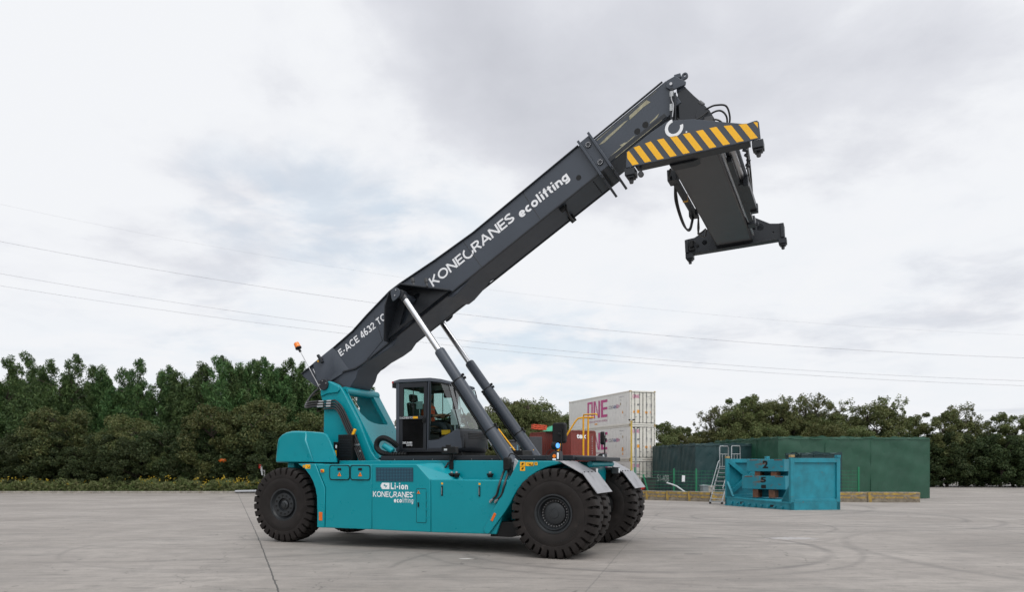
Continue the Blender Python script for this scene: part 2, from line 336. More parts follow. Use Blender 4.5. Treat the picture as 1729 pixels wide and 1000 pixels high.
# ---------------------------------------------------------------- ground
def gz(y):
    if y < 14: return 0.
    if y < 20: return -.02*(y-14)**2/12
    if y < 62: return -.06-.02*(y-20)
    return -.90
def ground_mat():
    m = bpy.data.materials.new('yard_concrete'); m.use_nodes = True; t = m.node_tree; b = t.nodes['Principled BSDF']
    c = nd(t, 'ShaderNodeTexCoord').outputs['Object']; s = nd(t, 'ShaderNodeSeparateXYZ'); t.links.new(c, s.inputs[0])
    X, Y = s.outputs[0], s.outputs[1]
    col = mixc(t, ramp(t, noise(t, c, .22, 6, .6), [(.35, 0.), (.65, 1.)]), (.215, .194, .176), (.325, .297, .272))
    col = mixc(t, mth(t, 'MULTIPLY', ramp(t, noise(t, c, 1.7, 8, .7, .4), [(.44, 0.), (.68, 1.)]), .6), col, (.175, .162, .15))
    col = mixc(t, mth(t, 'MULTIPLY', ramp(t, noise(t, c, 22, 6, .7), [(.35, 0.), (.75, 1.)]), .35), col, (.16, .148, .138))
    # streaks of wear drawn out across the yard
    mp = t.nodes.new('ShaderNodeMapping'); mp.inputs['Rotation'].default_value = (0, 0, R(-14)); mp.inputs['Scale'].default_value = (.22, 1.9, 1); t.links.new(c, mp.inputs[0])
    col = mixc(t, mth(t, 'MULTIPLY', ramp(t, noise(t, mp.outputs[0], 1.0, 8, .72, .5), [(.50, 0.), (.64, 1.)]), .5), col, (.15, .14, .132))
    mp2 = t.nodes.new('ShaderNodeMapping'); mp2.inputs['Rotation'].default_value = (0, 0, R(9)); mp2.inputs['Scale'].default_value = (1.0, 6.0, 1); t.links.new(c, mp2.inputs[0])
    col = mixc(t, mth(t, 'MULTIPLY', ramp(t, noise(t, mp2.outputs[0], 1.2, 8, .75, .3), [(.54, 0.), (.64, 1.)]), .6), col, (.115, .108, .10))
    col = mixc(t, mth(t, 'MULTIPLY', ramp(t, noise(t, c, 5.5, 3, .5, .2, (2, 8, 1)), [(.70, 0.), (.74, 1.)]), .7), col, (.07, .066, .062))
    wob = mth(t, 'MULTIPLY', mth(t, 'SUBTRACT', noise(t, c, .9, 5, .6), .5), .25)
    wob2 = mth(t, 'MULTIPLY', mth(t, 'SUBTRACT', noise(t, c, 3.5, 3, .6, 0, (5, 5, 5)), .5), .05)
    def line(px, py, ang, wd, strn, colr, per=None, col=None):
        nx, ny = -math.sin(ang), math.cos(ang)
        d = mth(t, 'ADD', mth(t, 'MULTIPLY', X, nx), mth(t, 'MULTIPLY', Y, ny)); d = mth(t, 'SUBTRACT', d, px*nx+py*ny)
        d = mth(t, 'ADD', d, wob2)
        if per: d = mth(t, 'PINGPONG', d, per/2)
        d = mth(t, 'ABSOLUTE', d)
        mr = nd(t, 'ShaderNodeMapRange'); mr.inputs[1].default_value = wd; mr.inputs[2].default_value = wd*.4
        mr.inputs[3].default_value = 0; mr.inputs[4].default_value = strn; t.links.new(d, mr.inputs[0])
        return mixc(t, mr.outputs[0], col, colr)
    a = math.atan2(.935, -.354)
    col = line(-3.14, 10, a, .017, .85, (.03, .03, .03), col=col)
    col = line(-3.14+26, 10, a, .016, .6, (.05, .05, .05), col=col)
    col = line(0, 14.9, R(-2), .02, .5, (.07, .07, .07), per=9.0, col=col)
    col = line(4, 22, R(76), .016, .35, (.08, .08, .08), per=12.0, col=col)
    def ringm(cx, cy, r, wd, strn, col, colr=(.085, .08, .078)):
        dx = mth(t, 'SUBTRACT', X, cx); dy = mth(t, 'SUBTRACT', Y, cy)
        d = mth(t, 'SQRT', mth(t, 'ADD', mth(t, 'MULTIPLY', dx, dx), mth(t, 'MULTIPLY', dy, dy)))
        d = mth(t, 'ABSOLUTE', mth(t, 'ADD', mth(t, 'SUBTRACT', d, r), wob))
        mr = nd(t, 'ShaderNodeMapRange'); mr.interpolation_type = 'SMOOTHSTEP'; mr.inputs[1].default_value = wd; mr.inputs[2].default_value = 0
        mr.inputs[3].default_value = 0; mr.inputs[4].default_value = strn; t.links.new(d, mr.inputs[0])
        f = mth(t, 'MULTIPLY', mr.outputs[0], ramp(t, noise(t, c, .35, 5, .6, 0, (cx, cy, r)), [(.36, 0.), (.52, 1.)]))
        return mixc(t, mth(t, 'MULTIPLY', f, .75), col, colr)
    for q in ((4.2, 22.5, 5.2, .10, .6), (5.3, 18.6, 2.6, .12, .55), (3.0, 12.2, 5.0, .10, .5), (-5.5, 15.5, 3.4, .10, .35), (8.5, 20, 4.6, .09, .5), (12, 26, 5.5, .13, .6), (11.5, 27, 6.1, .12, .55), (2.6, 15.6, 3.8, .17, .7), (2.5, 15.7, 4.5, .12, .4), (9, 27, 7.5, .22, .5), (9.5, 28, 6.6, .2, .5), (4, 40, 14, .35, .5), (-8, 22, 9, .2, .4),
              (-1, 2, 9.3, .15, .35), (14, 14, 7, .2, .4), (-14, 30, 10, .25, .4), (16, 33, 12, .3, .55), (16, 33, 12.9, .3, .5), (0, 60, 22, .5, .4), (30, 50, 26, .5, .4)):
        col = ringm(*q, col)
    def patch_(px, py, rx, ry, strn, colr, col):
        dx = mth(t, 'DIVIDE', mth(t, 'SUBTRACT', X, px), rx); dy = mth(t, 'DIVIDE', mth(t, 'SUBTRACT', Y, py), ry)
        d = mth(t, 'ADD', mth(t, 'SQRT', mth(t, 'ADD', mth(t, 'MULTIPLY', dx, dx), mth(t, 'MULTIPLY', dy, dy))), mth(t, 'MULTIPLY', mth(t, 'SUBTRACT', noise(t, c, 7, 4), .5), 1.8))
        mr = nd(t, 'ShaderNodeMapRange'); mr.inputs[1].default_value = 1; mr.inputs[2].default_value = .8; mr.inputs[3].default_value = 0; mr.inputs[4].default_value = strn; t.links.new(d, mr.inputs[0])
        return mixc(t, mr.outputs[0], col, colr)
    col = patch_(6.6, 17.4, .6, .35, .30, (.5, .5, .53), col); col = patch_(-.81, 13.5, .13, .03, .9, (.7, .7, .68), col); col = patch_(4.7, 17.6, .45, .10, .6, (.07, .07, .07), col); col = patch_(3.5, 14.2, .18, .08, .6, (.08, .08, .08), col)
    vor = nd(t, 'ShaderNodeTexVoronoi', feature='DISTANCE_TO_EDGE'); vor.inputs['Scale'].default_value = .13
    vm = nd(t, 'ShaderNodeVectorMath', operation='ADD'); vmn = nd(t, 'ShaderNodeTexNoise'); vmn.inputs['Scale'].default_value = 1.4; vmn.inputs['Detail'].default_value = 6; t.links.new(c, vmn.inputs['Vector'])
    t.links.new(c, vm.inputs[0]); t.links.new(vmn.outputs['Color'], vm.inputs[1]); t.links.new(vm.outputs[0], vor.inputs['Vector'])
    mrv = nd(t, 'ShaderNodeMapRange'); mrv.inputs[1].default_value = .0016; mrv.inputs[2].default_value = .0006; mrv.inputs[3].default_value = 0; mrv.inputs[4].default_value = .5; t.links.new(vor.outputs['Distance'], mrv.inputs[0])
    col = mixc(t, mrv.outputs[0], col, (.07, .066, .062))
    col = mixc(t, mth(t, 'MULTIPLY', ramp(t, noise(t, c, 60, 4, .7), [(.58, 0.), (.70, 1.)]), .5), col, (.12, .112, .104))
    col = mixc(t, mth(t, 'MULTIPLY', ramp(t, noise(t, c, 38, 3, .7, 0, (9, 9, 9)), [(.62, 0.), (.72, 1.)]), .4), col, (.48, .45, .42))
    # dark oil spots
    col = mixc(t, mth(t, 'MULTIPLY', ramp(t, noise(t, c, 1.1, 4, .8, .6, (11, 3, 0)), [(.70, 0.), (.76, 1.)]), .55), col, (.10, .098, .095))
    t.links.new(col, b.inputs['Base Color']); b.inputs['Roughness'].default_value = .78
    b.inputs['Specular IOR Level'].default_value = .35
    bp = nd(t, 'ShaderNodeBump'); bp.inputs['Strength'].default_value = .35; bp.inputs['Distance'].default_value = .01
    t.links.new(noise(t, c, 30, 6, .7), bp.inputs['Height']); t.links.new(bp.outputs[0], b.inputs['Normal'])
    return m
GM = ground_mat()
ys = [-30, -10, 0, 8, 14, 15, 16, 17, 18, 19, 20, 62, 90, 1500]; xs = [-900, -60, 0, 60, 900]
g = MB(); g.add([(x, y, gz(y)) for y in ys for x in xs], [(j*5+i, j*5+i+1, j*5+i+6, j*5+i+5) for j in range(len(ys)-1) for i in range(4)])
tag(g.build('yard_ground', GM, smooth=True, ang=60), kind='structure')
GRASSM = mat('verge_soil', (.055, .060, .022), .9, var=.5, scale=.8, dirt=((.12, .09, .05), .6, 2.))
# verge behind the yard on the left, and a far strip on the right
g = MB(); g.add([(x, y, -.90+.11) for x, y in [(-130, 66.5), (-10, 66.5), (-2, 72), (-2, 120), (-130, 120)]]+[(x, y, -1.0) for x, y in [(-130, 66.5), (-10, 66.5), (-2, 72), (-2, 120), (-130, 120)]],
    [(0, 1, 2, 3, 4), (0, 5, 6, 1), (1, 6, 7, 2), (2, 7, 8, 3)])
tag(g.build('grass_verge', GRASSM, smooth=False), kind='structure')
g = MB(); g.box(-130, -10.2, 66.1, 66.46, -1.0, -.72)
tag(g.build('kerb', mat('kerb_concrete', (.26, .24, .21), .8, var=.3, dirt=((.15, .12, .09), .55, 1.5)), bevel=.03), kind='structure')

# ================================================================ reach stacker
RS = empty('reach_stacker', (1.576, 15.31, 0), R(-22), 'teal reach stacker with long dark grey telescopic boom raised over the yard', 'reach stacker')
def part(mb, name, m, bevel=.012, parent=RS, **k): return mb.build(name, m, parent, bevel=bevel, **k)
def each(items, name, m, parent=None, bevel=0., fn=None):      # every bolt, lens or fitting is a piece of its own
    for it in items:
        q = MB(); it(q); q.build(name, m, parent or RS, bevel=bevel)
# --- chassis
b = MB()
b.box(-5.25, -1.05, -1.22, 1.22, .60, 1.80)
b.prism([(-6.9, .95), (-6.6, 1.66), (-5.2, 1.75), (-5.2, .60), (-5.6, .55), (-6.6, .62)], -.86, .86)
b.prism([(-1.06, .55), (-1.06, 1.79), (.10, 1.775), (.16, 1.60), (.10, .60), (-.1, .42), (-.9, .42)], -.92, .92)
chassis = part(b, 'chassis', TEAL)
b = MB(); b.prism([(-1.45, .33), (-1.38, .62), (-1.1, .62), (-.85, .62), (-.85, .38), (-1.0, .33)], -1.70, 1.70); b.box(-5.1, -1.3, -1.15, 1.15, .34, .60)
b.cyl((0, -1.0, .82), (0, 1.0, .82), .30, n=24); b.cyl((-6.58, -1.0, .82), (-6.58, 1.0, .82), .18, n=20); b.box(-6.62, -6.26, -.85, .85, .62, 1.0)
part(b, 'axle_housing', BLACK)
# --- side boxes (both sides)
for sgn in (-1, 1):
    def sp(pts, a, bb, m, nm, bev=.014, holes=()):
        q = MB(); lo, hi = sorted((sgn*a, sgn*bb)); q.prism(pts, lo, hi, holes=holes); return part(q, nm, m, bev)
    sp([(-5.235, .38), (-4.085, .38), (-4.085, 1.725), (-5.46, 1.725), (-5.218, 1.22)], 1.21, 1.75, TEAL, 'side_box')
    sp([(-4.08, .38), (-2.715, .37), (-2.725, 1.42), (-3.035, 1.728), (-4.08, 1.728)], 1.21, 1.75, TEAL, 'side_box')
    sp([(-2.71, .37), (-1.30, .38), (-.92, 1.42), (-2.715, 1.42)], 1.21, 1.75, TEAL, 'side_box')
    f = [(-5.93, 1.735), (-5.75, 1.63), (-5.62, 1.49), (-5.53, 1.35), (-5.47, 1.2), (-5.435, 1.03), (-5.425, .7), (-5.43, .38), (-5.245, .38), (-5.232, 1.22), (-5.475, 1.735)]
    sp(f, 1.0, 1.765, TEAL, 'rear_fender')
    f = [(-1.55, .47), (-.835, 1.775), (-.80, 1.79), (.03, 1.785), (.03, 1.73), (-.14, 1.70), (-.28, 1.66), (-.45, 1.585), (-.60, 1.49), (-.74, 1.37), (-.86, 1.22), (-.94, 1.08), (-.99, .98), (-1.08, .84), (-1.43, .39), (-1.51, .385)]
    sp(f, 1.02, 1.80, TEAL, 'front_fender')
    # sloping shoulder between the tall and the low box
    q = MB(); v0, v1 = sgn*1.75, sgn*1.225
    q.add([(-3.04, v0*.995, 1.728), (-2.73, v0*.995, 1.42), (-2.25, v1, 1.42), (-2.72, v1, 1.75), (-3.04, v1, 1.75)], [(0, 1, 2, 3), (0, 3, 4), (1, 2, 4, 0), (2, 3, 4)])
    part(q, 'sloping_cover', TEAL, 0)
    # grey mudguard flaps
    q = MB(); pr = [(-.02, 1.792), (.08, 1.785), (.50, 1.56)]
    lo, hi = sorted((sgn*1.02, sgn*2.03))
    q.prism(pr+[(.493, 1.548), (.07, 1.773), (-.02, 1.780)], lo, hi)
    q.prism([(.482, 1.572), (.500, 1.575), (.785, 1.205), (.768, 1.195)], lo, hi+.02)
    mg = part(q, 'mudguard', MUD, .003)
    each([lambda q, vv=vv, p=p: q.cyl((p[0], sgn*vv, p[1]-.005), (p[0]+.006, sgn*vv, p[1]+.012), .013, n=8) for vv in (1.1, 1.35, 1.6, 1.85) for p in ((.05, 1.79), (.478, 1.578))], 'bolt', BLACK, mg)
    q = MB(); q.box(.30, .45, sgn*.9-.07, sgn*.9+.07, 1.52, 1.66); q.box(.1, .32, sgn*.9-.02, sgn*.9+.02, 1.6, 1.64)
    wl = part(q, 'work_light', PLAST, .01); q = MB(); q.box(.451, .456, sgn*.9-.055, sgn*.9+.055, 1.54, 1.64); part(q, 'lens', CLEARL, 0, parent=wl)
# dark walkway and front step
b = MB(); b.box(-4.25, .05, -1.14, 1.14, 1.805, 1.90); dk = part(b, 'walkway', GREYD, .01)
each([lambda q, u=u: q.cyl((u, -1.143, 1.825), (u, -1.15, 1.825), .009, n=8) for u in np.arange(-3.9, .0, .45)], 'bolt', STEEL, dk)
b = MB(); b.box(-4.08, -2.58, -.62, .62, 1.90, 1.99); part(b, 'cab_base', BLACK, .01)
b = MB(); b.box(.05, .46, -.98, .98, 1.79, 1.868); part(b, 'front_step', GREYD, .01)
b = MB(); b.cyl((.30, -.85, 1.73), (.30, .85, 1.73), .055, n=16); part(b, 'cross_tube', TEAL, 0)
# hood
top = [(-5.17, 1.762), (-5.21, 1.95), (-5.28, 2.10), (-5.36, 2.26), (-5.45, 2.37), (-5.55, 2.40), (-6.01, 2.45), (-6.30, 2.465), (-6.49, 2.465), (-6.65, 2.44), (-6.77, 2.38), (-6.84, 2.30), (-6.87, 2.20), (-6.92, 1.85), (-6.925, 1.762)]
def fl(u, s, w): return s*(1.45-max(0, (-5.86-u))*.16-max(0, w-2.30)*.45)
b = MB(); n = 9; V = []
rear = top[6:]
for s in (-1, 1): V += [(u, fl(u, s, ww), ww) for u, ww in rear]+[(-5.74, s*1.45, 1.762), (-5.95, s*1.44, 2.25)]
k = n+2
b.add(V, [(i, i+1, k+i+1, k+i) for i in range(n-1)]+[(n-1, n, k+n, k+n-1), (0, n+1, n, k+n, k+n+1, k), tuple([*range(n), n, n+1]), tuple(k+i for i in [*range(n), n, n+1])])
hood = part(b, 'hood', TEAL, .035, seg=3)
for s in (-1, 1):
    b = MB(); a = [(u, fl(u, s, ww), ww) for u, ww in top[:7]]+[(-5.95, s*1.44, 2.25), (-5.74, s*1.45, 1.762)]; c_ = [(u, y-s*.06, ww) for u, y, ww in a]; n = len(a)
    b.add(a+c_, [tuple(range(n)), tuple(range(n, 2*n))]+[(i, i+n, (i+1) % n+n, (i+1) % n) for i in range(n)]); part(b, 'hood_side', TEAL, .012, parent=hood)
b = MB(); b.box(-6.65, -6.48, -1.2, 1.2, 1.58, 1.76); b.prism([(-6.92, .9), (-6.92, 1.76), (-6.5, 1.76), (-6.5, 1.6), (-6.7, 1.2), (-6.75, .9)], -.84, .84); part(b, 'counterweight', TEAL, .015)
b = MB(); b.box(-6.2, -5.3, -1.25, 1.25, 1.735, 1.765); part(b, 'hood_seal', BLACK, 0)
# tower plates carrying the boom
plate = [(-6.0, 1.76), (-6.0, 2.46), (-5.985, 3.1), (-6.06, 3.22), (-6.06, 3.50)]+arc(-5.95, 3.53, .11, 190, 60, 6)+[(-5.80, 3.60), (-5.62, 3.53), (-5.52, 3.44), (-5.45, 3.34), (-5.05, 2.66), (-4.86, 2.27), (-4.74, 2.02), (-4.62, 1.86), (-4.46, 1.76)]
tw = []
for s in (-1, 1):
    b = MB(); lo, hi = sorted((s*.66, s*.76)); b.prism(plate, lo, hi); t_ = part(b, 'boom_support', TEAL, .018, seg=3); tw.append(t_)
    b = MB(); lo, hi = sorted((s*.76, s*.80))
    b.prism([(-6.05, 3.27), (-5.86, 3.33), (-5.60, 3.34), (-5.54, 3.40), (-5.56, 3.47), (-5.82, 3.60), (-5.96, 3.63), (-6.05, 3.5)], lo, hi); part(b, 'reinforcing_plate', TEAL, .012, parent=t_)
    b = MB(); b.cyl((-5.95, s*.60, 3.53), (-5.95, s*.84, 3.53), .125, n=28); pv = part(b, 'pivot_pin', GREYD, .006, parent=t_)
    each([lambda q, a=R(20+80*k): q.cyl((-5.95+.085*math.cos(a), s*.84, 3.53+.085*math.sin(a)), (-5.95+.085*math.cos(a), s*.855, 3.53+.085*math.sin(a)), .016, n=8) for k in range(3)], 'pin_bolt', STEEL, t_)
# sloping front plate with its opening; local x runs down the slope
e0 = Vector((-5.50, 0, 3.42)); e1 = Vector((-4.60, 0, 1.86)); sl_ = (e1-e0); ln = sl_.length; dx = sl_/ln; dy = Vector((0, 1, 0)); dz = dx.cross(dy)
b = MB(); b.m = Matrix(((dx.x, dy.x, dz.x, e0.x), (dx.y, dy.y, dz.y, e0.y), (dx.z, dy.z, dz.z, e0.z), (0, 0, 0, 1)))
hole = [(.10, -.63), (.42, -.61), (.66, -.52), (.82, -.36)]+[(.88, -.18), (.90, .0), (.90, .32)]+arc(.84, .38, .06, 0, 90, 4)+[(.10, .40)]
b.prism([(0, -.66), (ln, -.66), (ln, .66), (0, .66)], -.03, .03, 'z', holes=[hole]); part(b, 'sloping_plate', TEAL, 0)
b = MB()
lip = [(x, y) for x, y in hole]
b.m = Matrix(((dx.x, dy.x, dz.x, e0.x), (dx.y, dy.y, dz.y, e0.y), (dx.z, dy.z, dz.z, e0.z), (0, 0, 0, 1)))
inner = [(x*.985+.005, y*.975) for x, y in lip]
b.prism(lip, -.055, -.031, 'z', holes=[inner]); part(b, 'opening_lip', TEAL, 0)
b = MB(); b.cyl((-5.50, -.66, 3.38), (-5.50, .66, 3.38), .10, n=24); part(b, 'cross_tube', TEAL, 0)
b = MB(); b.box(-5.98, -5.2, -.66, .66, 1.78, 2.0); b.cyl((-5.6, -.62, 2.2), (-5.0, .6, 2.25), .05); b.box(-5.9, -5.6, -.1, .15, 2.0, 2.35); part(b, 'valve_block', BLACK, .01)
# electrical cabinet on the tower foot
b = MB(); b.box(-5.45, -5.08, -.98, -.78, 1.765, 2.38); eb = part(b, 'electric_box', BLACK, .008)
b = MB(); b.box(-5.56, -5.46, -1.0, -.80, 1.86, 2.22); part(b, 'side_housing', BLACK, .006, parent=eb)
b = MB(); b.box(-5.545, -5.475, -1.005, -1.001, 1.90, 2.03); part(b, 'yellow_sticker', YEL, 0, parent=eb)
b = MB(); b.box(-5.50, -5.465, -1.005, -1.001, 2.08, 2.15); part(b, 'white_sticker', WHITE, 0, parent=eb)
b = MB()
for uu in np.linspace(-5.40, -5.13, 5):
    for ww in (1.82, 2.33): b.cyl((uu, -.98, ww), (uu, -.99, ww), .009, n=6)
for k in range(11): b.box(-5.42, -5.11, -.986, -.981, 1.90+k*.036, 1.912+k*.036)
part(b, 'cooling_fins', GREYD, 0, parent=eb)
# hoses down the tower
for k in range(4):
    o_ = k*.052
    b = MB(); b.tube(bez([(-5.74+0*o_, -.80-.012*k, 3.16-o_*1.15), (-5.62, -.83, 3.15-o_*1.2), (-5.42-o_*.5, -.85, 2.98-o_*.9), (-5.22-o_*.7, -.86, 2.62-o_*.6), (-5.02-o_*.75, -.87, 2.25-o_*.4), (-4.80-o_*.85, -.88, 1.76)], 7), .022, 8)
    b.cyl((-5.95, -.80-.012*k, 3.155-o_*1.15), (-5.74, -.80-.012*k, 3.155-o_*1.15), .019, n=8)
    hz = part(b, 'hydraulic_hose', HOSE, 0)
    b = MB(); b.cyl((-6.12, -.80-.012*k, 3.155-o_*1.15), (-5.96, -.80-.012*k, 3.155-o_*1.15), .020, n=8); b.cyl((-5.87, -.80-.012*k, 3.155-o_*1.15), (-5.75, -.80-.012*k, 3.155-o_*1.15), .026, n=8)
    if k < 3: part(b, 'hose_coupling', STEEL, 0, parent=hz)
for k in range(3):
    o_ = k*.05
    b = MB(); b.tube(bez([(-6.10, -.81, 3.155-o_), (-6.35, -.80, 3.14-o_), (-6.49-.02*k, -.72, 3.13-o_*.8), (-6.52, -.62, 3.22), (-6.42, -.5, 3.42), (-6.30, -.40, 3.52)], 7), .024, 8); part(b, 'hydraulic_hose', HOSE, 0)
b = MB(); b.m = Matrix.Translation((-5.13, -.895, 2.36)) @ Matrix.Rotation(R(28), 4, 'Y'); b.box(-.028, .028, -.02, .02, -.16, .16); part(b, 'hose_clamp', YEL, .004)
b = MB(); b.box(-5.16, -4.94, -.905, -.87, 2.13, 2.17); b.box(-4.96, -4.91, -.91, -.86, 1.99, 2.03); part(b, 'hose_clamp', STEEL, .004)
# beacon on its thin mast
b = MB(); b.tube([(-6.20, -.50, 3.35), (-6.855, -.50, 4.40)], .011, 8); bm_ = part(b, 'beacon_mast', STEEL, 0)
b = MB(); b.cyl((-6.84, -.5, 4.37), (-6.89, -.5, 4.45), .03, n=14); b.cyl((-6.89, -.5, 4.45), (-6.905, -.5, 4.475), .075, n=20); part(b, 'beacon_base', BLACK, .004, parent=bm_)
b = MB(); b.cyl((-6.905, -.5, 4.475), (-6.965, -.5, 4.585), .07, .062, n=20); part(b, 'beacon_lens', AMBER, .012, parent=bm_)
b = MB(); b.tube([(-6.50, -.47, 3.95), (-6.27, -.47, 3.53)], .012, 8); b.tube([(-6.44, -.45, 3.93), (-6.25, -.45, 3.50)], .012, 8); b.box(-6.36, -6.28, -.5, -.44, 3.58, 3.68); part(b, 'sensor_bracket', STEEL, .003, parent=bm_)

# --- cab
HV = .70
cab = part(MB().prism([(-4.12, 1.985), (-4.12, 2.06), (-2.62, 2.06), (-2.62, 1.985)], -HV, HV), 'cab', GREYD)
# lower shell around the nose
def shell(side):
    q = MB(); v0 = side*HV
    def cl(u, w, k): return (u, v0*k, w)
    pts = [(-3.34, 2.06), (-3.34, 2.235), (-3.10, 2.255), (-2.86, 2.36), (-2.66, 2.475), (-2.58, 2.44), (-2.54, 2.06)]
    a = [(u, v0, ww) for u, ww in pts]; c_ = [(u-.01, v0*.93, ww) for u, ww in pts]
    n = len(pts); q.add(a+c_, [tuple(range(n)), tuple(range(2*n-1, n-1, -1))]+[(i, i+n, (i+1) % n+n, (i+1) % n) for i in range(n)])
    return part(q, 'nose_side', GREY, .012, parent=cab)
shell(-1); shell(1)
# curved nose: rows of plan curve
def plan(off, n=12):
    o = []
    for i in range(n+1):
        a = -1+2*i/n; v = a*(HV-.0)
        o.append((-2.45-.13*abs(a)**2.4+off, v))
    return o
rows = [(1.995, -.02), (2.10, .0), (2.30, .01), (2.44, .0), (2.485, -.05)]
V = [(u, v, ww) for ww, off in rows for u, v in plan(off)]; k = 13
b = MB(); b.add(V, [(r*k+i, r*k+i+1, (r+1)*k+i+1, (r+1)*k+i) for r in range(4) for i in range(k-1)])
for v in (-.62, .62): pass
nose = part(b, 'nose_panel', GREYD, 0, parent=cab); sm = nose.modifiers.new('s', 'SOLIDIFY'); sm.thickness = .03
b = MB()
for r in range(4): b.tube([(u+.012, v, 2.28+r*.035) for u, v in plan(0)[2:11]], .008, 6)
part(b, 'nose_grille', BLACK, 0, parent=cab)
# dashboard and floor
b = MB(); b.box(-2.95, -2.52, -.6, .6, 2.06, 2.38); b.box(-3.1, -2.9, -.6, -.45, 2.06, 2.3); part(b, 'dashboard', BLACK, .03, parent=cab)
# roof
b = MB(); V = []
rf = [(-4.20, 3.50, 3.55), (-4.05, 3.505, 3.585), (-3.30, 3.505, 3.585), (-3.05, 3.475, 3.55), (-2.86, 3.43, 3.49)]
for u, lo, hi in rf:
    k_ = HV+.02 if u < -3.2 else HV+.02-(u+3.2)*.16
    V += [(u, -k_, lo), (u, k_, lo), (u, k_*.97, hi), (u, -k_*.97, hi)]
F = [(0, 1, 2, 3), (16, 19, 18, 17)]+[(4*i+j, 4*i+4+j, 4*i+4+(j+1) % 4, 4*i+(j+1) % 4) for i in range(4) for j in range(4)]
b.add(V, F); part(b, 'roof', GREY, .012, parent=cab)
b = MB(); b.box(-4.235, -4.14, -.70, -.52, 3.40, 3.545); b.box(-4.235, -4.14, .52, .70, 3.40, 3.545); part(b, 'rear_lamp_housing', BLACK, .006, parent=cab)
b = MB(); b.box(-4.24, -4.15, -.705, -.60, 3.50, 3.535); b.box(-4.24, -4.15, .60, .705, 3.50, 3.535); part(b, 'rear_lamp', REDP, .004, parent=cab)
for s in (-1, 1):
    v0, v1 = sorted((s*HV, s*(HV-.07)))
    b = MB(); b.prism([(-4.14, 2.0), (-4.14, 3.52), (-4.055, 3.52), (-4.055, 2.0)], v0, v1); part(b, 'rear_pillar', GREY, .012, parent=cab)
    b = MB(); b.prism([(-3.375, 2.0), (-3.355, 3.52), (-3.28, 3.52), (-3.335, 2.0)], v0, v1); part(b, 'middle_pillar', GREY, .012, parent=cab)
    # door: frame with glazed opening
    d0, d1 = sorted((s*(HV+.012), s*(HV-.03)))
    door = part(MB().prism([(-4.045, 2.03), (-4.035, 3.49), (-3.365, 3.49), (-3.385, 2.03)], d0, d1, holes=[[(-3.97, 2.07), (-3.97, 2.70), (-3.45, 2.70), (-3.46, 2.07)], [(-3.95, 2.77), (-3.945, 3.39), (-3.44, 3.39), (-3.445, 2.77)]]), 'door', GREYD if s < 0 else GREYD, .004, parent=cab)
    g0, g1 = sorted((s*(HV-.002), s*(HV-.010)))
    part(MB().box(-3.96, -3.43, g0, g1, 2.76, 3.40), 'door_window', GLASS, 0, parent=cab, smooth=False)
    part(MB().box(-3.98, -3.44, g0, g1, 2.06, 2.71), 'lower_door_panel', GLOSSB, 0, parent=cab)
    g0, g1 = sorted((s*(HV+.0), s*(HV-.014)))
    part(MB().box(-3.715, -3.70, g0, g1, 2.77, 3.39), 'window_divider', BLACK, 0, parent=cab)
    g0, g1 = sorted((s*(HV+.014), s*(HV+.05)))
    part(MB().box(-3.46, -3.40, g0, g1, 2.62, 2.72).cyl((-3.43, s*(HV+.05), 2.66), (-3.43, s*(HV+.05), 2.75), .014), 'door_handle', BLACK, .005, parent=cab)
    # glass beside the driver
    gl = MB(); q = [(-3.325, 2.25), (-3.305, 3.46), (-3.05, 3.46), (-2.865, 3.41), (-2.60, 2.49), (-2.86, 2.37), (-3.10, 2.265)]
    qi = [(u, s*(HV-.006) if u < -2.9 else s*(HV-.03), ww) for u, ww in q]
    gl.add(qi, [tuple(range(len(q)))]); part(gl, 'side_window', GLASSS, 0, parent=cab, smooth=False)
    fr = MB(); fr.tube(qi, .013, 6, closed=True); part(fr, 'window_seal', BLACK, 0, parent=cab)
# windscreen
b = MB(); p0 = plan(-.01); n = len(p0)
topc = [(-2.80-.10*abs(v/HV)**2.4, v*.93, 3.45) for u, v in p0]
b.add([(u-.02, v*.98, 2.485) for u, v in p0]+topc, [(i, i+1, n+i+1, n+i) for i in range(n-1)]); part(b, 'windscreen', GLASSF, 0, parent=cab)
b = MB(); b.tube([(-2.66, -.1, 2.50), (-2.73, -.32, 2.95)], .010, 6); b.tube([(-2.73, -.32, 2.62), (-2.78, -.34, 3.25)], .008, 6); part(b, 'wiper', BLACK, 0, parent=cab)
# rear window wall
b = MB(); b.prism([(-HV+.06, 2.0), (-HV+.06, 3.5), (HV-.06, 3.5), (HV-.06, 2.0)], -4.12, -4.08, 'x', holes=[[(-.55, 2.72), (-.55, 3.40), (.55, 3.40), (.55, 2.72)]]); part(b, 'rear_wall', GREYD, 0, parent=cab)
part(MB().box(-4.105, -4.098, -.56, .56, 2.71, 3.41), 'rear_window', GLASS, 0, parent=cab, smooth=False)
b = MB(); b.box(-3.95, -3.55, -.25, .25, 2.06, 2.42); b.box(-3.98, -3.45, -.27, .27, 2.42, 2.55); b.m = Matrix.Translation((-3.97, 0, 2.52)) @ Matrix.Rotation(R(-8), 4, 'Y'); b.box(-.09, .03, -.26, .26, 0, .60); b.box(-.08, .02, -.14, .14, .62, .80)
part(b, 'driver_seat', BLACK, .03, parent=cab)
b = MB(); b.tube([(-3.0, 0, 2.3), (-3.17, 0, 2.76)], .025); V = [(-3.18+.17*math.cos(a)*.45, .19*math.sin(a), 2.78+.17*math.cos(a)*.5) for a in np.linspace(0, 2*math.pi, 25)[:-1]]
b.tube(V, .014, 8, closed=True); b.tube([V[0], V[12]], .010); part(b, 'steering_wheel', BLACK, 0, parent=cab)
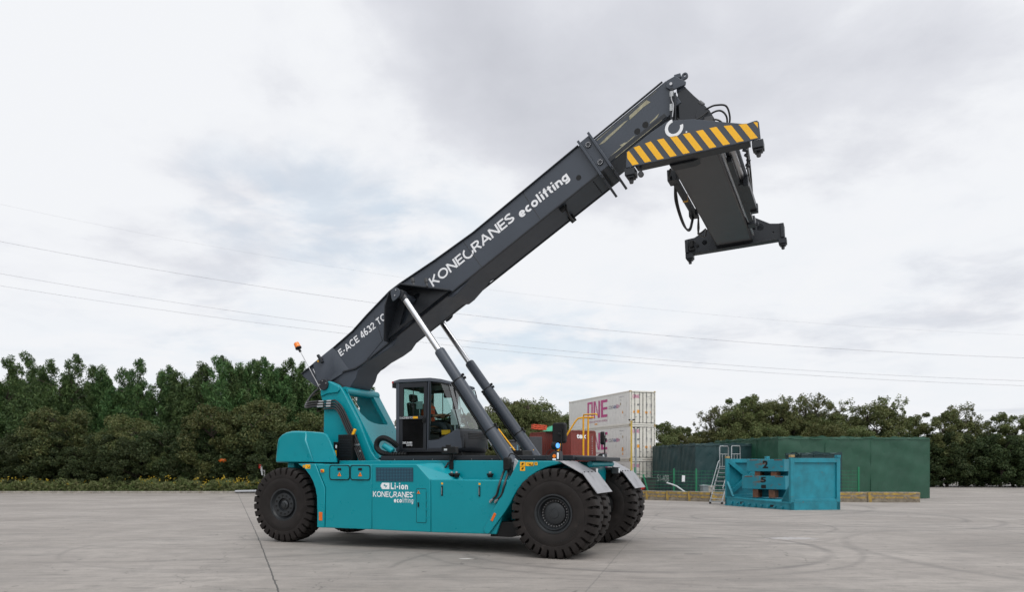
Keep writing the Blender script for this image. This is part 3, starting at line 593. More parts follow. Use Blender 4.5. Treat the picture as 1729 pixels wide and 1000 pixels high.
b = MB(); b.box(-3.73, -3.58, -.52, -.50, 2.93, 3.10); b.tube([(-3.66, -.5, 2.4), (-3.66, -.5, 2.95)], .012); b.box(-3.0, -2.78, -.30, -.28, 2.58, 2.92); b.tube([(-2.9, -.29, 2.3), (-2.9, -.29, 2.6)], .014); part(b, 'monitor', PALE, .006, parent=cab)
b = MB(); b.box(-3.12, -2.92, -.42, -.34, 3.17, 3.31); b.box(-3.9, -3.1, -.5, .5, 3.44, 3.50); part(b, 'interior_mirror', BLACK, .02, parent=cab)
b = MB(); b.box(-3.08, -2.88, -.58, -.56, 2.36, 2.46); part(b, 'yellow_sticker', YEL, 0, parent=cab)
tx = MB(); put_strokes(tx, 'E-ACE 4632 TC5', (-4.03, -HV-.016, 2.715), (1, 0, 0), (0, 0, 1), .32, .040); put_strokes(tx, 'KONEQRANES', (-4.0, -HV-.004, 2.17), (1, 0, 0), (0, 0, 1), .27, .042, .2, .1); put_strokes(tx, 'ecolifting', (-3.87, -HV-.004, 2.125), (1, 0, 0), (0, 0, 1), .14, .032, .2, .14)
part(tx, 'door_lettering', WHITE, 0, parent=cab, smooth=False)
part(MB().box(-3.70, -3.585, -HV-.018, -HV-.014, 2.712, 2.76), 'yellow_sticker', YEL, 0, parent=cab)
# energy chain loop beside the cab
cpts = bez([(-3.7, -1.0, 1.935), (-4.1, -1.0, 1.93), (-4.33, -1.0, 1.98), (-4.44, -1.0, 2.10), (-4.40, -1.0, 2.24), (-4.26, -1.0, 2.29), (-4.10, -.95, 2.22), (-4.0, -.85, 2.10)], 6)
b = MB(); b.tube(cpts, .038, 8); ch = part(b, 'energy_chain', BLACK, 0)
b = MB()
for i in range(1, len(cpts)-1):
    t_ = (cpts[i+1]-cpts[i-1]).normalized(); b.cyl(cpts[i]-t_*.012, cpts[i]+t_*.012, .062, n=8)
part(b, 'chain_links', BLACK, 0, parent=ch)
b = MB(); b.cyl((-4.28, -.97, 2.14), (-4.05, -.97, 2.0), .07, n=16); part(b, 'chain_guide', TEAL, .02)
# sensor box on the side bracket
b = MB(); b.box(-2.56, -2.47, -1.25, -1.22, 1.62, 1.93); b.box(-2.54, -2.49, -1.3, -1.2, 1.8, 1.93); br = part(b, 'sensor_arm', BLACK, .006)
part(MB().box(-2.68, -2.36, -1.36, -1.22, 1.94, 2.08).box(-2.60, -2.5, -1.33, -1.27, 2.08, 2.12), 'sensor_box', BLACK, .01, parent=br)
part(MB().box(-2.62, -2.55, -1.364, -1.36, 2.0, 2.04), 'label_plate', PALE, 0, parent=br)
b = MB(); b.tube(bez([(-2.56, -1.27, 1.76), (-2.63, -1.29, 1.66), (-2.74, -1.32, 1.59), (-2.80, -1.30, 1.56)], 6), .02, 8); part(b, 'cable', HOSE, 0)
# --- fittings on the side
for u in (-2.46, -2.35, -1.61):
    b = MB(); b.cyl((u, -1.33, 1.46), (u, -1.33, 1.50), .05, .055, n=16); b.cyl((u, -1.33, 1.50), (u, -1.33, 1.54), .07, .07, n=16); fc = part(b, 'filler_cap', BLACK, .004)
    part(MB().cyl((u, -1.33, 1.54), (u, -1.33, 1.575), .032, n=12), 'valve_tip', STEEL, .003, parent=fc)
for u in (-2.46, -1.65):
    b = MB(); b.box(u-.018, u+.018, -1.762, -1.751, 1.10, 1.30); hd = part(b, 'latch', BLACK, .006)
    part(MB().tube([(u, -1.775, 1.13), (u, -1.775, 1.27)], .008), 'latch_bar', STEEL, 0, parent=hd)
    part(MB().box(u-.02, u+.02, -1.754, -1.751, 1.325, 1.36), 'yellow_sticker', YEL, 0)
def rrect(x0, x1, z0, z1, r=.05): return arc(x1-r, z0+r, r, -90, 0, 4)+arc(x1-r, z1-r, r, 0, 90, 4)+arc(x0+r, z1-r, r, 90, 180, 4)+arc(x0+r, z0+r, r, 180, 270, 4)
for x0, x1 in ((-5.11, -4.62), (-4.59, -4.12)):
    b = MB(); b.prism(rrect(x0+.01, x1-.01, 1.41, 1.69), -1.758, -1.752); ht = part(b, 'hatch', TEAL, 0)
    b = MB(); b.tube([(p[0], -1.756, p[1]) for p in rrect(x0, x1, 1.40, 1.70)], .010, 6, closed=True); part(b, 'rubber_seal', BLACK, 0, parent=ht)
    c_ = (x0+x1)/2
    part(MB().box(c_-.045, c_+.045, -1.768, -1.757, 1.595, 1.645), 'hatch_lock', BLACK, .004, parent=ht)
    part(MB().prism([(c_-.045, 1.475), (c_+.045, 1.475), (c_, 1.56)], -1.765, -1.7585), 'warning_triangle', AMBER, 0, parent=ht)
    part(MB().box(c_-.006, c_+.006, -1.768, -1.7655, 1.49, 1.53), 'warning_mark', BLACK, 0, parent=ht)
    part(MB().box(c_-.09, c_+.09, -1.77, -1.757, 1.392, 1.408), 'hatch_hinge', BLACK, 0, parent=ht)
# sockets grille
GR = part(MB().box(-3.98, -3.11, -1.758, -1.7505, 1.375, 1.655), 'vent_grille', mat('grille_navy', (.008, .03, .055), .5), 0)
b = MB()
for i in range(24):
    for j in range(9): b.box(-3.965+i*.0357+(j % 2)*.0, -3.965+i*.0357+.015, -1.7605, -1.7585, 1.385+j*.03, 1.385+j*.03+.012)
part(b, 'vent_dots', mat('grille_dots', (.03, .20, .28), .5), 0, parent=GR, smooth=False)
# small door
b = MB(); b.prism(rrect(-3.03, -2.82, .56, 1.23, .02), -1.756, -1.751); dr = part(b, 'service_door', TEAL, 0)
part(MB().tube([(p[0], -1.752, p[1]) for p in rrect(-3.035, -2.815, .555, 1.235, .02)], .004, 5, closed=True), 'door_gap', BLACK, 0, parent=dr)
part(MB().box(-3.005, -2.97, -1.768, -1.7565, .87, .96), 'door_lock', BLACK, .004, parent=dr)
part(MB().prism([(-3.02, 1.135), (-2.95, 1.135), (-2.985, 1.20)], -1.763, -1.7575), 'warning_triangle', AMBER, 0, parent=dr)
part(MB().box(-2.99, -2.98, -1.766, -1.7635, 1.148, 1.175), 'warning_mark', BLACK, 0, parent=dr)
b = MB()
for ww in (.62, .80, .98, 1.16): b.box(-2.812, -2.80, -1.765, -1.752, ww, ww+.05)
part(b, 'door_hinge', TEAL, 0, parent=dr)
# lettering on the side
tx = MB(); S0 = -1.7535
put_strokes(tx, 'Li-ion', (-3.63, S0, 1.215), (1, 0, 0), (0, 0, 1), .40, .13, .24, .13)
maker_logo(tx, (-4.05, S0, 1.055), (1, 0, 0), (0, 0, 1), .93, .112, .022)
put_strokes(tx, 'eco', (-3.555, S0, .947), (1, 0, 0), (0, 0, 1), .185, .10, .25, .10)
put_strokes(tx, 'lifting', (-3.355, S0, .947), (1, 0, 0), (0, 0, 1), .245, .10, .13, .16)
put_text(tx, 'TM', (-3.105, S0, .995), (1, 0, 0), (0, 0, 1), .02, .012, .0)
ringC(tx, (-3.10, S0, 1.155), (1, 0, 0), (0, 0, 1), 0, 0, .012, .008, 0, 360, 12)
put_shape(tx, [[(0, .12), (.07, .12), (.07, .3), (0, .3)], [(.07, 0), (1, 0), (1, 1), (.07, 1)]], (-3.865, S0, 1.215), (1, 0, 0), (0, 0, 1), .205, .13) if False else None
put_shape(tx, [[(.0, .30), (.09, .30), (.09, .70), (.0, .70)], [(.09, .10), (.20, 0), (1, 0), (1, 1), (.20, 1), (.09, .90)]], (-3.865, S0, 1.215), (1, 0, 0), (0, 0, 1), .205, .13)
part(tx, 'side_lettering', WHITE, 0, smooth=False)
tx = MB(); put_shape(tx, [[(.30, .60), (.52, .85), (.50, .58), (.56, .5), (.47, .45)], [(.50, .58), (.78, .56), (.54, .18), (.56, .44), (.47, .45)]], (-3.865, S0-.002, 1.215), (1, 0, 0), (0, 0, 1), .205, .13); part(tx, 'battery_bolt', TEAL, 0, smooth=False)
# stickers and markers
def stick(name, m, x0, x1, z0, z1, v=-1.80, ink=None):
    s_ = part(MB().box(x0, x1, v-.004, v-.0015, z0, z1), name, m, 0)
    if ink:
        q = MB()
        for (a0, a1, c0, c1) in ink: q.box(x0+(x1-x0)*a0, x0+(x1-x0)*a1, v-.006, v-.0045, z0+(z1-z0)*c0, z0+(z1-z0)*c1)
        part(q, 'sticker_print', BLACK, 0, parent=s_)
stick('warning_sticker', YEL, -.79, -.69, 1.60, 1.77, ink=[(.30, .55, .62, .78), (.40, .75, .72, .88), (.30, .55, .12, .28), (.40, .75, .22, .36), (0, 1, .47, .50)])
stick('warning_sticker', YEL, -.68, -.52, 1.69, 1.765, ink=[(.45, .55, .2, .6), (.6, .95, .1, .25), (.6, .68, .25, .6), (.88, .95, .25, .6), (.3, .36, .4, .7)])
stick('warning_sticker', YEL, -.50, -.44, 1.705, 1.765, ink=[(.25, .75, .25, .32), (.25, .75, .68, .75), (.25, .32, .25, .75), (.68, .75, .25, .75)])
stick('warning_sticker', YEL, -5.73, -5.60, 1.63, 1.72, v=-1.766, ink=[(.5, .58, .2, .6), (.6, .9, .15, .28), (.82, .9, .28, .6)])
stick('warning_sticker', YEL, -5.79, -5.745, 1.655, 1.705, v=-1.766, ink=[(.25, .75, .25, .4)])
b = MB(); b.m = Matrix.Translation((-1.335, -1.805, .715)) @ Matrix.Rotation(R(27.5), 4, 'Y'); b.box(-.025, .025, -.004, 0, -.085, .085); part(b, 'orange_reflector', ORANGE, .002)
b = MB(); b.box(-5.375, -5.29, -1.772, -1.767, .53, .71); part(b, 'orange_reflector', ORANGE, .002)
b = MB(); b.box(-5.33, -5.25, -1.775, -1.756, 1.55, 1.615); es = part(b, 'emergency_stop', YEL, .004); part(MB().cyl((-5.29, -1.775, 1.583), (-5.29, -1.80, 1.583), .022, n=14), 'stop_button', REDP, .004, parent=es)
# hose pair behind the fender
for k in range(2):
    x = -1.22+.105*k
    b = MB(); b.tube(bez([(x, -1.40, 1.70), (x+.01, -1.62, 1.55), (x-.0, -1.79, 1.33), (x-.05, -1.79, 1.15), (x-.13, -1.79, 1.06)], 7), .023, 8); hz = part(b, 'hydraulic_hose', HOSE, 0)
    part(MB().cyl((x-.12, -1.79, 1.07), (x-.20, -1.785, .99), .021, n=10).cyl((x-.155, -1.79, 1.04), (x-.175, -1.785, 1.015), .033, n=8), 'hose_coupling', STEEL, 0, parent=hz)
# mirrors and lamp clusters
def mirror(u, v, w0, w1, post=True, wid=.28, face=0.):
    b = MB(); b.m = Matrix.Translation((u, v, 0)) @ Matrix.Rotation(R(face), 4, 'Z'); hw = wid/2
    b.prism([(p[0], p[1]) for p in rrect(-hw, hw, w0, w1, .05)], -.05, .05); mr = part(b, 'mirror', BLACK, .025)
    b = MB(); b.m = Matrix.Translation((u, v, 0)) @ Matrix.Rotation(R(face), 4, 'Z'); b.prism(rrect(-hw+.02, hw-.02, w0+.02, w1-.02, .04), .052, .056); part(b, 'mirror_glass', MIRROR, 0, parent=mr); return mr
mr = mirror(-.12, -1.46, 2.12, 2.51, wid=.28, face=-10)
part(MB().tube([(-.06, -1.53, 1.9), (-.06, -1.53, 2.38)], .014).cyl((-.06, -1.54, 2.28), (-.12, -1.49, 2.30), .035, n=10), 'mirror_arm', BLACK, 0, parent=mr)
mr = mirror(-.13, 1.72, 2.17, 2.47, wid=.20, face=-82)
part(MB().tube([(-.08, 1.70, 1.8), (-.08, 1.70, 2.36)], .016).cyl((-.04, 1.70, 2.28), (-.13, 1.70, 2.30), .035, n=10), 'mirror_arm', BLACK, 0, parent=mr)
mr = mirror(-1.12, -1.62, 1.60, 1.86, wid=.16, face=-15)
part(MB().tube(bez([(-1.10, -1.62, 1.87), (-1.04, -1.6, 1.93), (-.92, -1.5, 1.85), (-.88, -1.35, 1.76)], 5), .012), 'mirror_arm', BLACK, 0, parent=mr)
b = MB(); b.prism([(-1.06, 1.60), (-1.02, 1.84), (-.97, 1.80), (-.86, 1.66), (-.93, 1.58)], -1.5, -1.47); part(b, 'lamp_bracket', PALE, .004)
for s in (-1, 1):
    b = MB(); v0 = s*1.58 if s < 0 else 1.70
    b.prism([(-.30, 1.79), (-.28, 1.87), (-.17, 1.97), (-.05, 1.97), (-.04, 1.79)], v0-.09, v0+.09); lc = part(b, 'lamp_cluster', GREYD, .008)
    part(MB().cyl((-.155, v0-.092, 1.875), (-.155, v0-.105, 1.875), .035, n=16), 'indicator_lens', AMBER, .004, parent=lc)
    part(MB().box(-.10, -.065, v0-.11, v0-.092, 1.82, 1.94).box(-.19, -.12, v0-.105, v0-.092, 1.795, 1.83), 'clear_lens', CLEARL, .006, parent=lc)
b = MB(); b.cyl((-.22, -1.52, 2.075), (-.13, -1.56, 2.075), .075, n=20); b.tube([(-.17, -1.55, 1.97), (-.17, -1.55, 2.05)], .012); sp_ = part(b, 'spot_lamp', BLACK, .01)
part(MB().cyl((-.13, -1.56, 2.075), (-.115, -1.567, 2.075), .05, n=20), 'blue_lens', BLUEL, .004, parent=sp_)
b = MB(); b.tube(bez([(-.2, -1.53, 2.03), (-.32, -1.5, 1.99), (-.38, -1.5, 1.9), (-.36, -1.5, 1.8)], 5), .006, 6); part(b, 'cable', HOSE, 0)
# yellow handrails
b = MB(); q = [(-1.0, 1.0, 1.9), (-.94, 1.0, 2.11), (-.56, 1.0, 2.68), (-.50, 1.0, 2.74), (-.40, 1.0, 2.755), (-.14, 1.0, 2.755)]
b.tube(q, .020); b.tube([(-.38, 1.0, 1.88), (-.38, 1.0, 2.75)], .022); part(b, 'handrail', YEL, 0)
b = MB(); b.tube([(-.38, 1.0, 2.78), (-.36, .98, 2.82), (.02, .6, 2.80), (.05, .58, 2.78)], .018); b.tube([(-.27, 1.0, 1.88), (-.27, 1.0, 2.75)], .020); part(b, 'handrail', YEL, 0)
b = MB(); b.tube([(-1.75, .6, 1.9), (-2.25, .6, 2.52), (-2.60, .62, 2.56)], .018); part(b, 'handrail', YEL, 0)
b = MB(); b.tube([(-1.55, 1.05, 1.9), (-1.58, 1.05, 2.06)], .018); part(b, 'handrail', YEL, 0)
b = MB(); b.box(-1.95, -1.55, .3, .9, 1.9, 2.03); part(b, 'tool_box', BLACK, .01)

# --- lift cylinders
def cylr(p):   # rod end, barrel start, foot
    a, m, z = [Vector(q) for q in p]; d = (z-m).normalized()
    j1 = m+d*(z-m).length*.26; j2 = m+d*(z-m).length*.68
    b = MB(); b.tube([m, m+d*.03, j1, j1+d*.001, j2, j2+d*.001, z], [.10, .112, .112, .120, .120, .132, .132], 28); c_ = part(b, 'lift_cylinder', GREY, .004, ang=25)
    part(MB().cyl(a, m+d*.1, .066, n=28), 'chrome_rod', CHROME, 0, parent=c_)
    q = MB()
    for j in (j1, j2):
        q.tube([j-d*.012, j+d*.012], .125 if j == j1 else .137, 28)
        for s in (-1, 1):
            o_ = d.cross(Vector((0, 1, 0))).normalized()*s
            q.cyl(j+o_*.12-d*.045, j+o_*.165-d*.03, .03, n=6); q.cyl(j+o_*.12+d*.03, j+o_*.165+d*.045, .03, n=6)
    part(q, 'pipe_clamp', BLACK, .003, parent=c_)
    o_ = d.cross(Vector((0, 1, 0))).normalized(); o_ = o_ if o_.x < 0 else -o_
    q = MB(); q.tube([j1+o_*.145-d*.05, j2+o_*.155+d*.12], .022, 8); q.tube([j1+o_*.12+Vector((0, -.07, 0)), j2+o_*.12+Vector((0, -.07, 0))], .018, 8); part(q, 'pressure_pipe', BLACK, 0, parent=c_)
    part(MB().cyl(j2+o_*.155+d*.12, j2+o_*.155+d*.27, .024, n=10), 'pipe_coupling', STEEL, 0, parent=c_)
    q = MB(); q.tube(bez([j2+o_*.155+d*.27, j2+o_*.16+d*.55, z+o_*.14-d*.25, z+o_*.05], 6), .02, 8); part(q, 'hydraulic_hose', HOSE, 0, parent=c_)
    a2 = a-d*.06
    part(MB().cyl(a2+Vector((0, -.09, 0)), a2+Vector((0, .09, 0)), .088, n=24).cyl(a2, a2+d*.16, .078, n=20), 'rod_eye', GREYD, .006, parent=c_)
    part(MB().cyl(z+Vector((0, -.15, 0)), z+Vector((0, .15, 0)), .15, n=24), 'foot_eye', GREYD, .006, parent=c_)
cylr(((-3.70, -1.13, 5.27), (-2.85, -1.13, 4.085), (-1.13, -1.13, 1.62)))
cylr(((-4.12, 1.13, 5.36), (-3.23, 1.13, 4.14), (-1.37, 1.13, 1.62)))

# --- wheels
def tyre_mesh(lugs=30, Rr=.83, hw=.25):
    # section: (half-position t across, radius, groove weight)
    sec = []
    pr = [(-.205, .335, 0), (-.222, .37, 0), (-.238, .42, 0), (-.248, .50, 0), (-.250, .585, 0), (-.2475, .590, 0), (-.2475, .600, 0), (-.251, .605, 0), (-.252, .655, 0), (-.252, .668, .5), (-.250, .70, 1), (-.246, .76, 1), (-.238, .795, 1), (-.222, .815, 1), (-.20, .823, 1), (-.12, .829, 1), (-.050, .830, 1), (-.044, .830, 0)]
    pr = pr+[(-t, r, w_) for t, r, w_ in reversed(pr)]
    fr = [(0, 0), (.05, 1), (.27, 1), (.32, 0), (.52, 0), (.76, 0)]
    V = []; k = len(pr)
    for i in range(lugs):
        for f, dep in fr:
            for t, r, w_ in pr:
                ph = (i+f+(0.5 if t > 0 else 0))/lugs*2*math.pi
                ph += (abs(t)/.25)*.035*(1 if t < 0 else -1)*(1 if w_ else 0)
                g = dep*w_
                rr = r; tt = t
                if g:
                    if r > .80: rr = r-.065*g
                    else: rr = r-.004*g; tt = t*(1-(.13+.22*min(1, max(0, (r-.68)/.1)))*g)
                    if r > .75 and r <= .80: rr = r-.035*g
                V.append((rr*math.cos(ph), tt, rr*math.sin(ph)))
    n = lugs*len(fr); F = [(i*k+q, i*k+q+1, ((i+1) % n)*k+q+1, ((i+1) % n)*k+q) for i in range(n) for q in range(k-1)]
    return V, F
TV, TF = tyre_mesh()
b = MB(); b.add(TV, TF)
ty0 = b.build('tyre', TYRE, None, ang=28); TYME = ty0.data; bpy.data.objects.remove(ty0)
def rim_front(s):
    b = MB(); o = .21
    b.lathe([(.345, -s*.0), (.345, s*o), (.362, s*(o+.012)), (.362, s*(o+.02)), (.335, s*(o+.02)), (.325, s*(o+.0)), (.305, s*(o-.02)), (.298, s*(o+.004)), (.285, s*(o+.004)), (.268, s*(o-.07)), (.262, s*(o-.12)), (.20, s*(o-.13))], 56); return b
def wheel(u, v, s, kind, steer=0.):
    root = MB(); 
    if kind == 'front': root = rim_front(s)
    else:
        o = .20; root.lathe([(.345, 0), (.345, s*o), (.365, s*(o+.012)), (.365, s*(o+.022)), (.33, s*(o+.022)), (.315, s*(o-.01)), (.29, s*(o-.04)), (.27, s*(o-.05)), (.262, s*(o-.02)), (.255, s*(o+.005)), (.15, s*(o+.005)), (.143, s*(o-.05)), (.0, s*(o-.05))], 56)
    wl = root.build('wheel', RIM, RS, loc=(u, v, .83-.008), rot=(0, R(random.uniform(0, 12)), 0))
    t = bpy.data.objects.new('tyre', TYME); COL.objects.link(t); t.parent = wl; t.rotation_euler = (0, R(random.uniform(0, 12)), 0)
    b = MB()
    if kind == 'front':
        b.lathe([(.20, s*.06), (.205, s*.12), (.20, s*.135), (.17, s*.15), (.09, s*.155), (.085, s*.165), (.03, s*.168), (.0, s*.168)], 40); part(b, 'hub', RIM, 0, parent=wl)
        b = MB()
        for k in range(28):
            a = 2*math.pi*k/28; c_ = Vector((.235*math.cos(a), 0, .235*math.sin(a))); b.cyl(c_+Vector((0, s*.08, 0)), c_+Vector((0, s*.135, 0)), .012, n=6)
        part(b, 'wheel_nuts', mat_nut, 0, parent=wl)
    else:
        b.lathe([(.14, s*.14), (.10, s*.15), (.095, s*.18), (.06, s*.20), (.055, s*.22), (.0, s*.222)], 32); part(b, 'hub', RIM, 0, parent=wl)
        b = MB()
        for k in range(12):
            a = 2*math.pi*(k+.3)/12; c_ = Vector((.205*math.cos(a), 0, .205*math.sin(a))); b.cyl(c_+Vector((0, s*.2055, 0)), c_+Vector((0, s*.213, 0)), .021, n=12)
        part(b, 'wheel_nuts', BLACK, 0, parent=wl)
    return wl
mat_nut = mat('zinc_nuts', (.20, .20, .205), .4, .5, var=.3)
wf = wheel(-.05, -1.82, -1, 'front'); wheel(-.05, -1.262, -1, 'front'); wheel(-.05, 1.262, 1, 'front'); wheel(-.05, 1.82, 1, 'front')
wr = wheel(-6.58, -1.21, -1, 'rear'); wheel(-6.58, 1.21, 1, 'rear')
def arc_text(body, rad, a0, da, ht, parent, v):      # letters set round the sidewall
    b = MB()
    for i, chh in enumerate(body):
        if chh == ' ': continue
        a = R(a0+da*i); up = Vector((math.cos(a), 0, math.sin(a))); rt = Vector((-math.sin(a), 0, math.cos(a)))*(-1)
        wd_ = {'i': .25, 'l': .25, 't': .45, 'M': 1.0, 'm': 1.0, 'C': .85}.get(chh, .62)*ht
        put_text(b, chh, Vector((0, v, 0))+up*rad-rt*wd_/2, rt, up, wd_, ht*(1 if chh in 'CMtli' else .72), .02)
    b.v = [(x, y+(-.003 if 0 else 0), z) for x, y, z in b.v]
    return part(b, 'tyre_lettering', TYTX, 0, parent=parent, smooth=False)
arc_text('Continental', .505, 200+60, -5.6, .05, wf, -.2535); arc_text('ContainerMaster', .505, 330+20, -5.2, .045, wf, -.2535) ; arc_text('Continental', .505, 290, -5.6, .045, wr, -.2535)

# --- boom: own frame, x along the boom, z square to it
BO = (-5.95, 0, 3.53); BR = (0, R(-32.5), 0)
bp_ = [(-.60, .70), (-.60, .765), (.46, .755), (1.10, .77), (1.60, .85), (2.37, .94), (2.68, .925), (3.64, .82), (4.69, .745), (7.60, .745), (7.60, -.02), (4.40, -.02), (4.27, .0), (3.72, -.11), (3.56, -.11), (3.44, -.03), (1.98, -.03), (1.80, -.12), (1.54, -.11), (.95, -.02), (.72, -.07), (.58, -.18), (.34, -.27), (.22, -.22), (.15, .03), (-.12, .12), (-.35, .12)]
boom = MB().prism(bp_, -.415, .415).build('boom', GREY, RS, bevel=.012, loc=BO, rot=BR)
def bpart(mb, name, m, bevel=.008, **k): return mb.build(name, m, boom, bevel=bevel, **k)
# flange lips along the top edges, end plates and side folds near the tail
b = MB()
for s in (-1, 1):
    b.prism([(-.6, .755), (.46, .745), (1.10, .76), (1.6, .84), (2.37, .93), (2.68, .915), (3.64, .81), (4.69, .735), (7.45, .735), (7.45, .758), (4.69, .760), (3.64, .837), (2.68, .942), (2.37, .957), (1.6, .867), (1.10, .787), (.46, .770), (-.6, .780)], s*.432-.02, s*.432+.02)
    b.prism([(-.12, .115), (.15, .20), (.35, .17), (.72, .02), (.95, -.005), (4.4, -.005), (7.5, -.008), (7.5, -.035), (4.4, -.035), (.95, -.035), (.70, -.012), (.33, .14), (.15, .17), (-.12, .085)], s*.432-.02, s*.432+.02)
bpart(b, 'edge_flange', GREYD, .004)
for s in (-1, 1):
    b = MB(); lo, hi = s*.417, s*.48
    # folded side plate of the tail: raised facet between two creases
    pts = [(-.15, .75), (-.32, .22), (-.1, .14), (.2, .21), (.28, .22), (.46, .745)]
    P = [(x, s*.50 if i in (1, 2, 3) else (s*.50 if i in (0, 4, 5) else s*.5), z) for i, (x, z) in enumerate(pts)]
    b.add(P+[(.54, s*.417, .10), (.47, s*.417, .745), (-.20, s*.417, .75), (-.42, s*.417, .22)], [(0, 1, 2, 3, 4, 5), (5, 4, 6, 7), (0, 8, 9, 1), (4, 3, 2, 6)]); bpart(b, 'tail_fold', GREY, 0)
b = MB(); b.prism(arc(.08, .70, .06, 0, 360, 18)[:-1], -.53, -.50); b.prism([(.05, .60), (.12, .60), (.11, .82), (.05, .82)], -.56, -.50); bpart(b, 'lifting_eye', GREYD, .008)
bpart(MB().box(-.03, .03, -.505, -.5015, .73-.04, .77-.04), 'yellow_sticker', YEL, 0)
# bracket boxes that take the lift cylinders
for s in (-1, 1):
    out_ = [(1.72, .01), (2.32, .45), (2.54, .63), (2.88, .62), (3.62, .0)]
    b = MB(); th = .03
    a0, a1 = sorted((s*.415, s*1.02)); 
    def strip(p, q_):
        d = Vector((q_[0]-p[0], q_[1]-p[1])).normalized(); nn = Vector((d.y, -d.x))*th
        b.add([(p[0], s*.415, p[1]), (q_[0], s*.415, q_[1]), (q_[0]+nn.x, s*.415, q_[1]+nn.y), (p[0]+nn.x, s*.415, p[1]+nn.y)]+[(p[0], s*kx(p), p[1]), (q_[0], s*kx(q_), q_[1]), (q_[0]+nn.x, s*kx(q_), q_[1]+nn.y), (p[0]+nn.x, s*kx(p), p[1]+nn.y)],
            [(0, 1, 2, 3), (4, 5, 6, 7), (0, 1, 5, 4), (1, 2, 6, 5), (2, 3, 7, 6), (3, 0, 4, 7)])
    def kx(p): return .60 if p[0] > 3.5 else (.62 if p[0] < 1.9 else 1.02)
    for i in range(4): strip(out_[i], out_[i+1])
    bpart(b, 'cylinder_bracket', GREYD, .004)
    hole = [(2.20, .08), (2.34, .06), (2.98, .34), (3.0, .40), (2.66, .46)]
    b = MB(); a0, a1 = sorted((s*.52, s*.56)); b.prism([(1.73, .02), (2.31, .46), (2.52, .63), (2.86, .62), (3.58, .0)], a0, a1, holes=[hole]); bpart(b, 'bracket_plate', GREYD, 0)
    b = MB(); b.cyl((2.76, s*.5, .38), (2.76, s*1.22, .38), .075, n=24); bpart(b, 'bracket_pin', GREY, .006)
    b = MB(); a0, a1 = sorted((s*1.225, s*1.25)); b.prism(arc(2.76, .38, .115, -70, 150, 12)+[(2.62, .32), (2.62, .27), (2.70, .26)], a0, a1); bpart(b, 'pin_plate', GREY, .006)
    each([lambda q, p=p: q.cyl((p[0], s*1.25, p[1]), (p[0], s*1.265, p[1]), .016, n=8) for p in ((2.73, .34), (2.81, .42))], 'pin_bolt', STEEL, boom)
    each([lambda q, x=x: q.cyl((x, s*.80, .62-(x-2.88)*.84), (x+.04, s*.80, .74-(x-2.88)*.84), .028, n=10).cyl((x+.03, s*.80, .70-(x-2.88)*.84), (x+.06, s*.80, .78-(x-2.88)*.84), .042, n=10) for x in (3.05, 3.30)], 'grease_point', PLAST, boom)
# boom head collar
for x0 in (7.47, 7.72):
    b = MB(); b.prism([(x0, .80), (x0+.05, .80), (x0+.05, -.09), (x0, -.09)], -.50, .50)
    b.prism([(-.50, -.09), (.50, -.09), (.36, -.30), (-.50, -.13)], x0, x0+.05, 'x'); bpart(b, 'boom_collar', GREY, .006)
    b = MB(); b.prism([(-.50, -.08), (.46, -.08), (.44, -.24), (.30, -.24), (.2, -.12), (-.3, -.12), (-.40, -.17), (-.5, -.17)], x0+.003, x0+.047, 'x'); bpart(b, 'collar_foot', GREYD, .004)
b = MB(); b.box(7.52, 7.72, -.455, .455, -.02, .76); bpart(b, 'collar_box', GREY, .006)
for zz_ in (.60, .14):
    b = MB(); b.cyl((7.62, -.455, zz_), (7.62, -.475, zz_), .062, n=24); cv = bpart(b, 'inspection_cover', GREYD, .003)
    each([lambda q, a=2*math.pi*k/9: q.cyl((7.62+.046*math.cos(a), -.475, zz_+.046*math.sin(a)), (7.62+.046*math.cos(a), -.482, zz_+.046*math.sin(a)), .009, n=6) for k in range(9)], 'cover_bolt', STEEL, cv)
b = MB(); b.prism(arc(7.11, .20, .055, 0, 360, 20)[:-1], -.419, -.4165); bpart(b, 'side_port', BLACK, 0, smooth=False)
b = MB()
for k in range(7): b.cyl((7.30+k*.0, -.30+k*.1, -.022), (7.30, -.30+k*.1, -.04), .012, n=6)
b.tube(bez([(6.60, -.30, -.03), (6.55, -.28, -.12), (6.52, -.1, -.15), (6.50, .2, -.14), (6.52, .38, -.10)], 6), .022); b.box(6.44, 6.56, -.34, -.24, -.10, -.02); b.box(6.44, 6.56, .25, .42, -.12, -.02)
bpart(b, 'underside_pipe', BLACK, .004)
# lettering along the boom
tx = MB(); put_strokes(tx, 'E-ACE 4632 TC5', (.52, -.4185, .478), (1, 0, 0), (0, 0, 1), 1.57, .165, .19, .12); bpart(tx, 'boom_lettering', WHITE, 0, smooth=False)
tx = MB(); maker_logo(tx, (3.29, -.4185, .362), (1, 0, 0), (0, 0, 1), 2.29, .218, .034); bpart(tx, 'boom_lettering', WHITE, 0, smooth=False)
tx = MB(); put_strokes(tx, 'ecolifting', (5.70, -.4185, .305), (1, 0, 0), (0, 0, 1), 1.26, .20, .215, .07); bpart(tx, 'boom_lettering', WHITE, 0, smooth=False)
for x0, z0, x1, z1 in ((4.45, -.0, 4.40, .73), (6.02, .0, 6.02, .73), (1.75, .74, 1.62, .13), (1.62, .13, 1.0, .0)):
    bpart(MB().tube([(x0, -.4165, z0), (x1, -.4165, z1)], .006, 6), 'weld_seam', GREYD, 0)
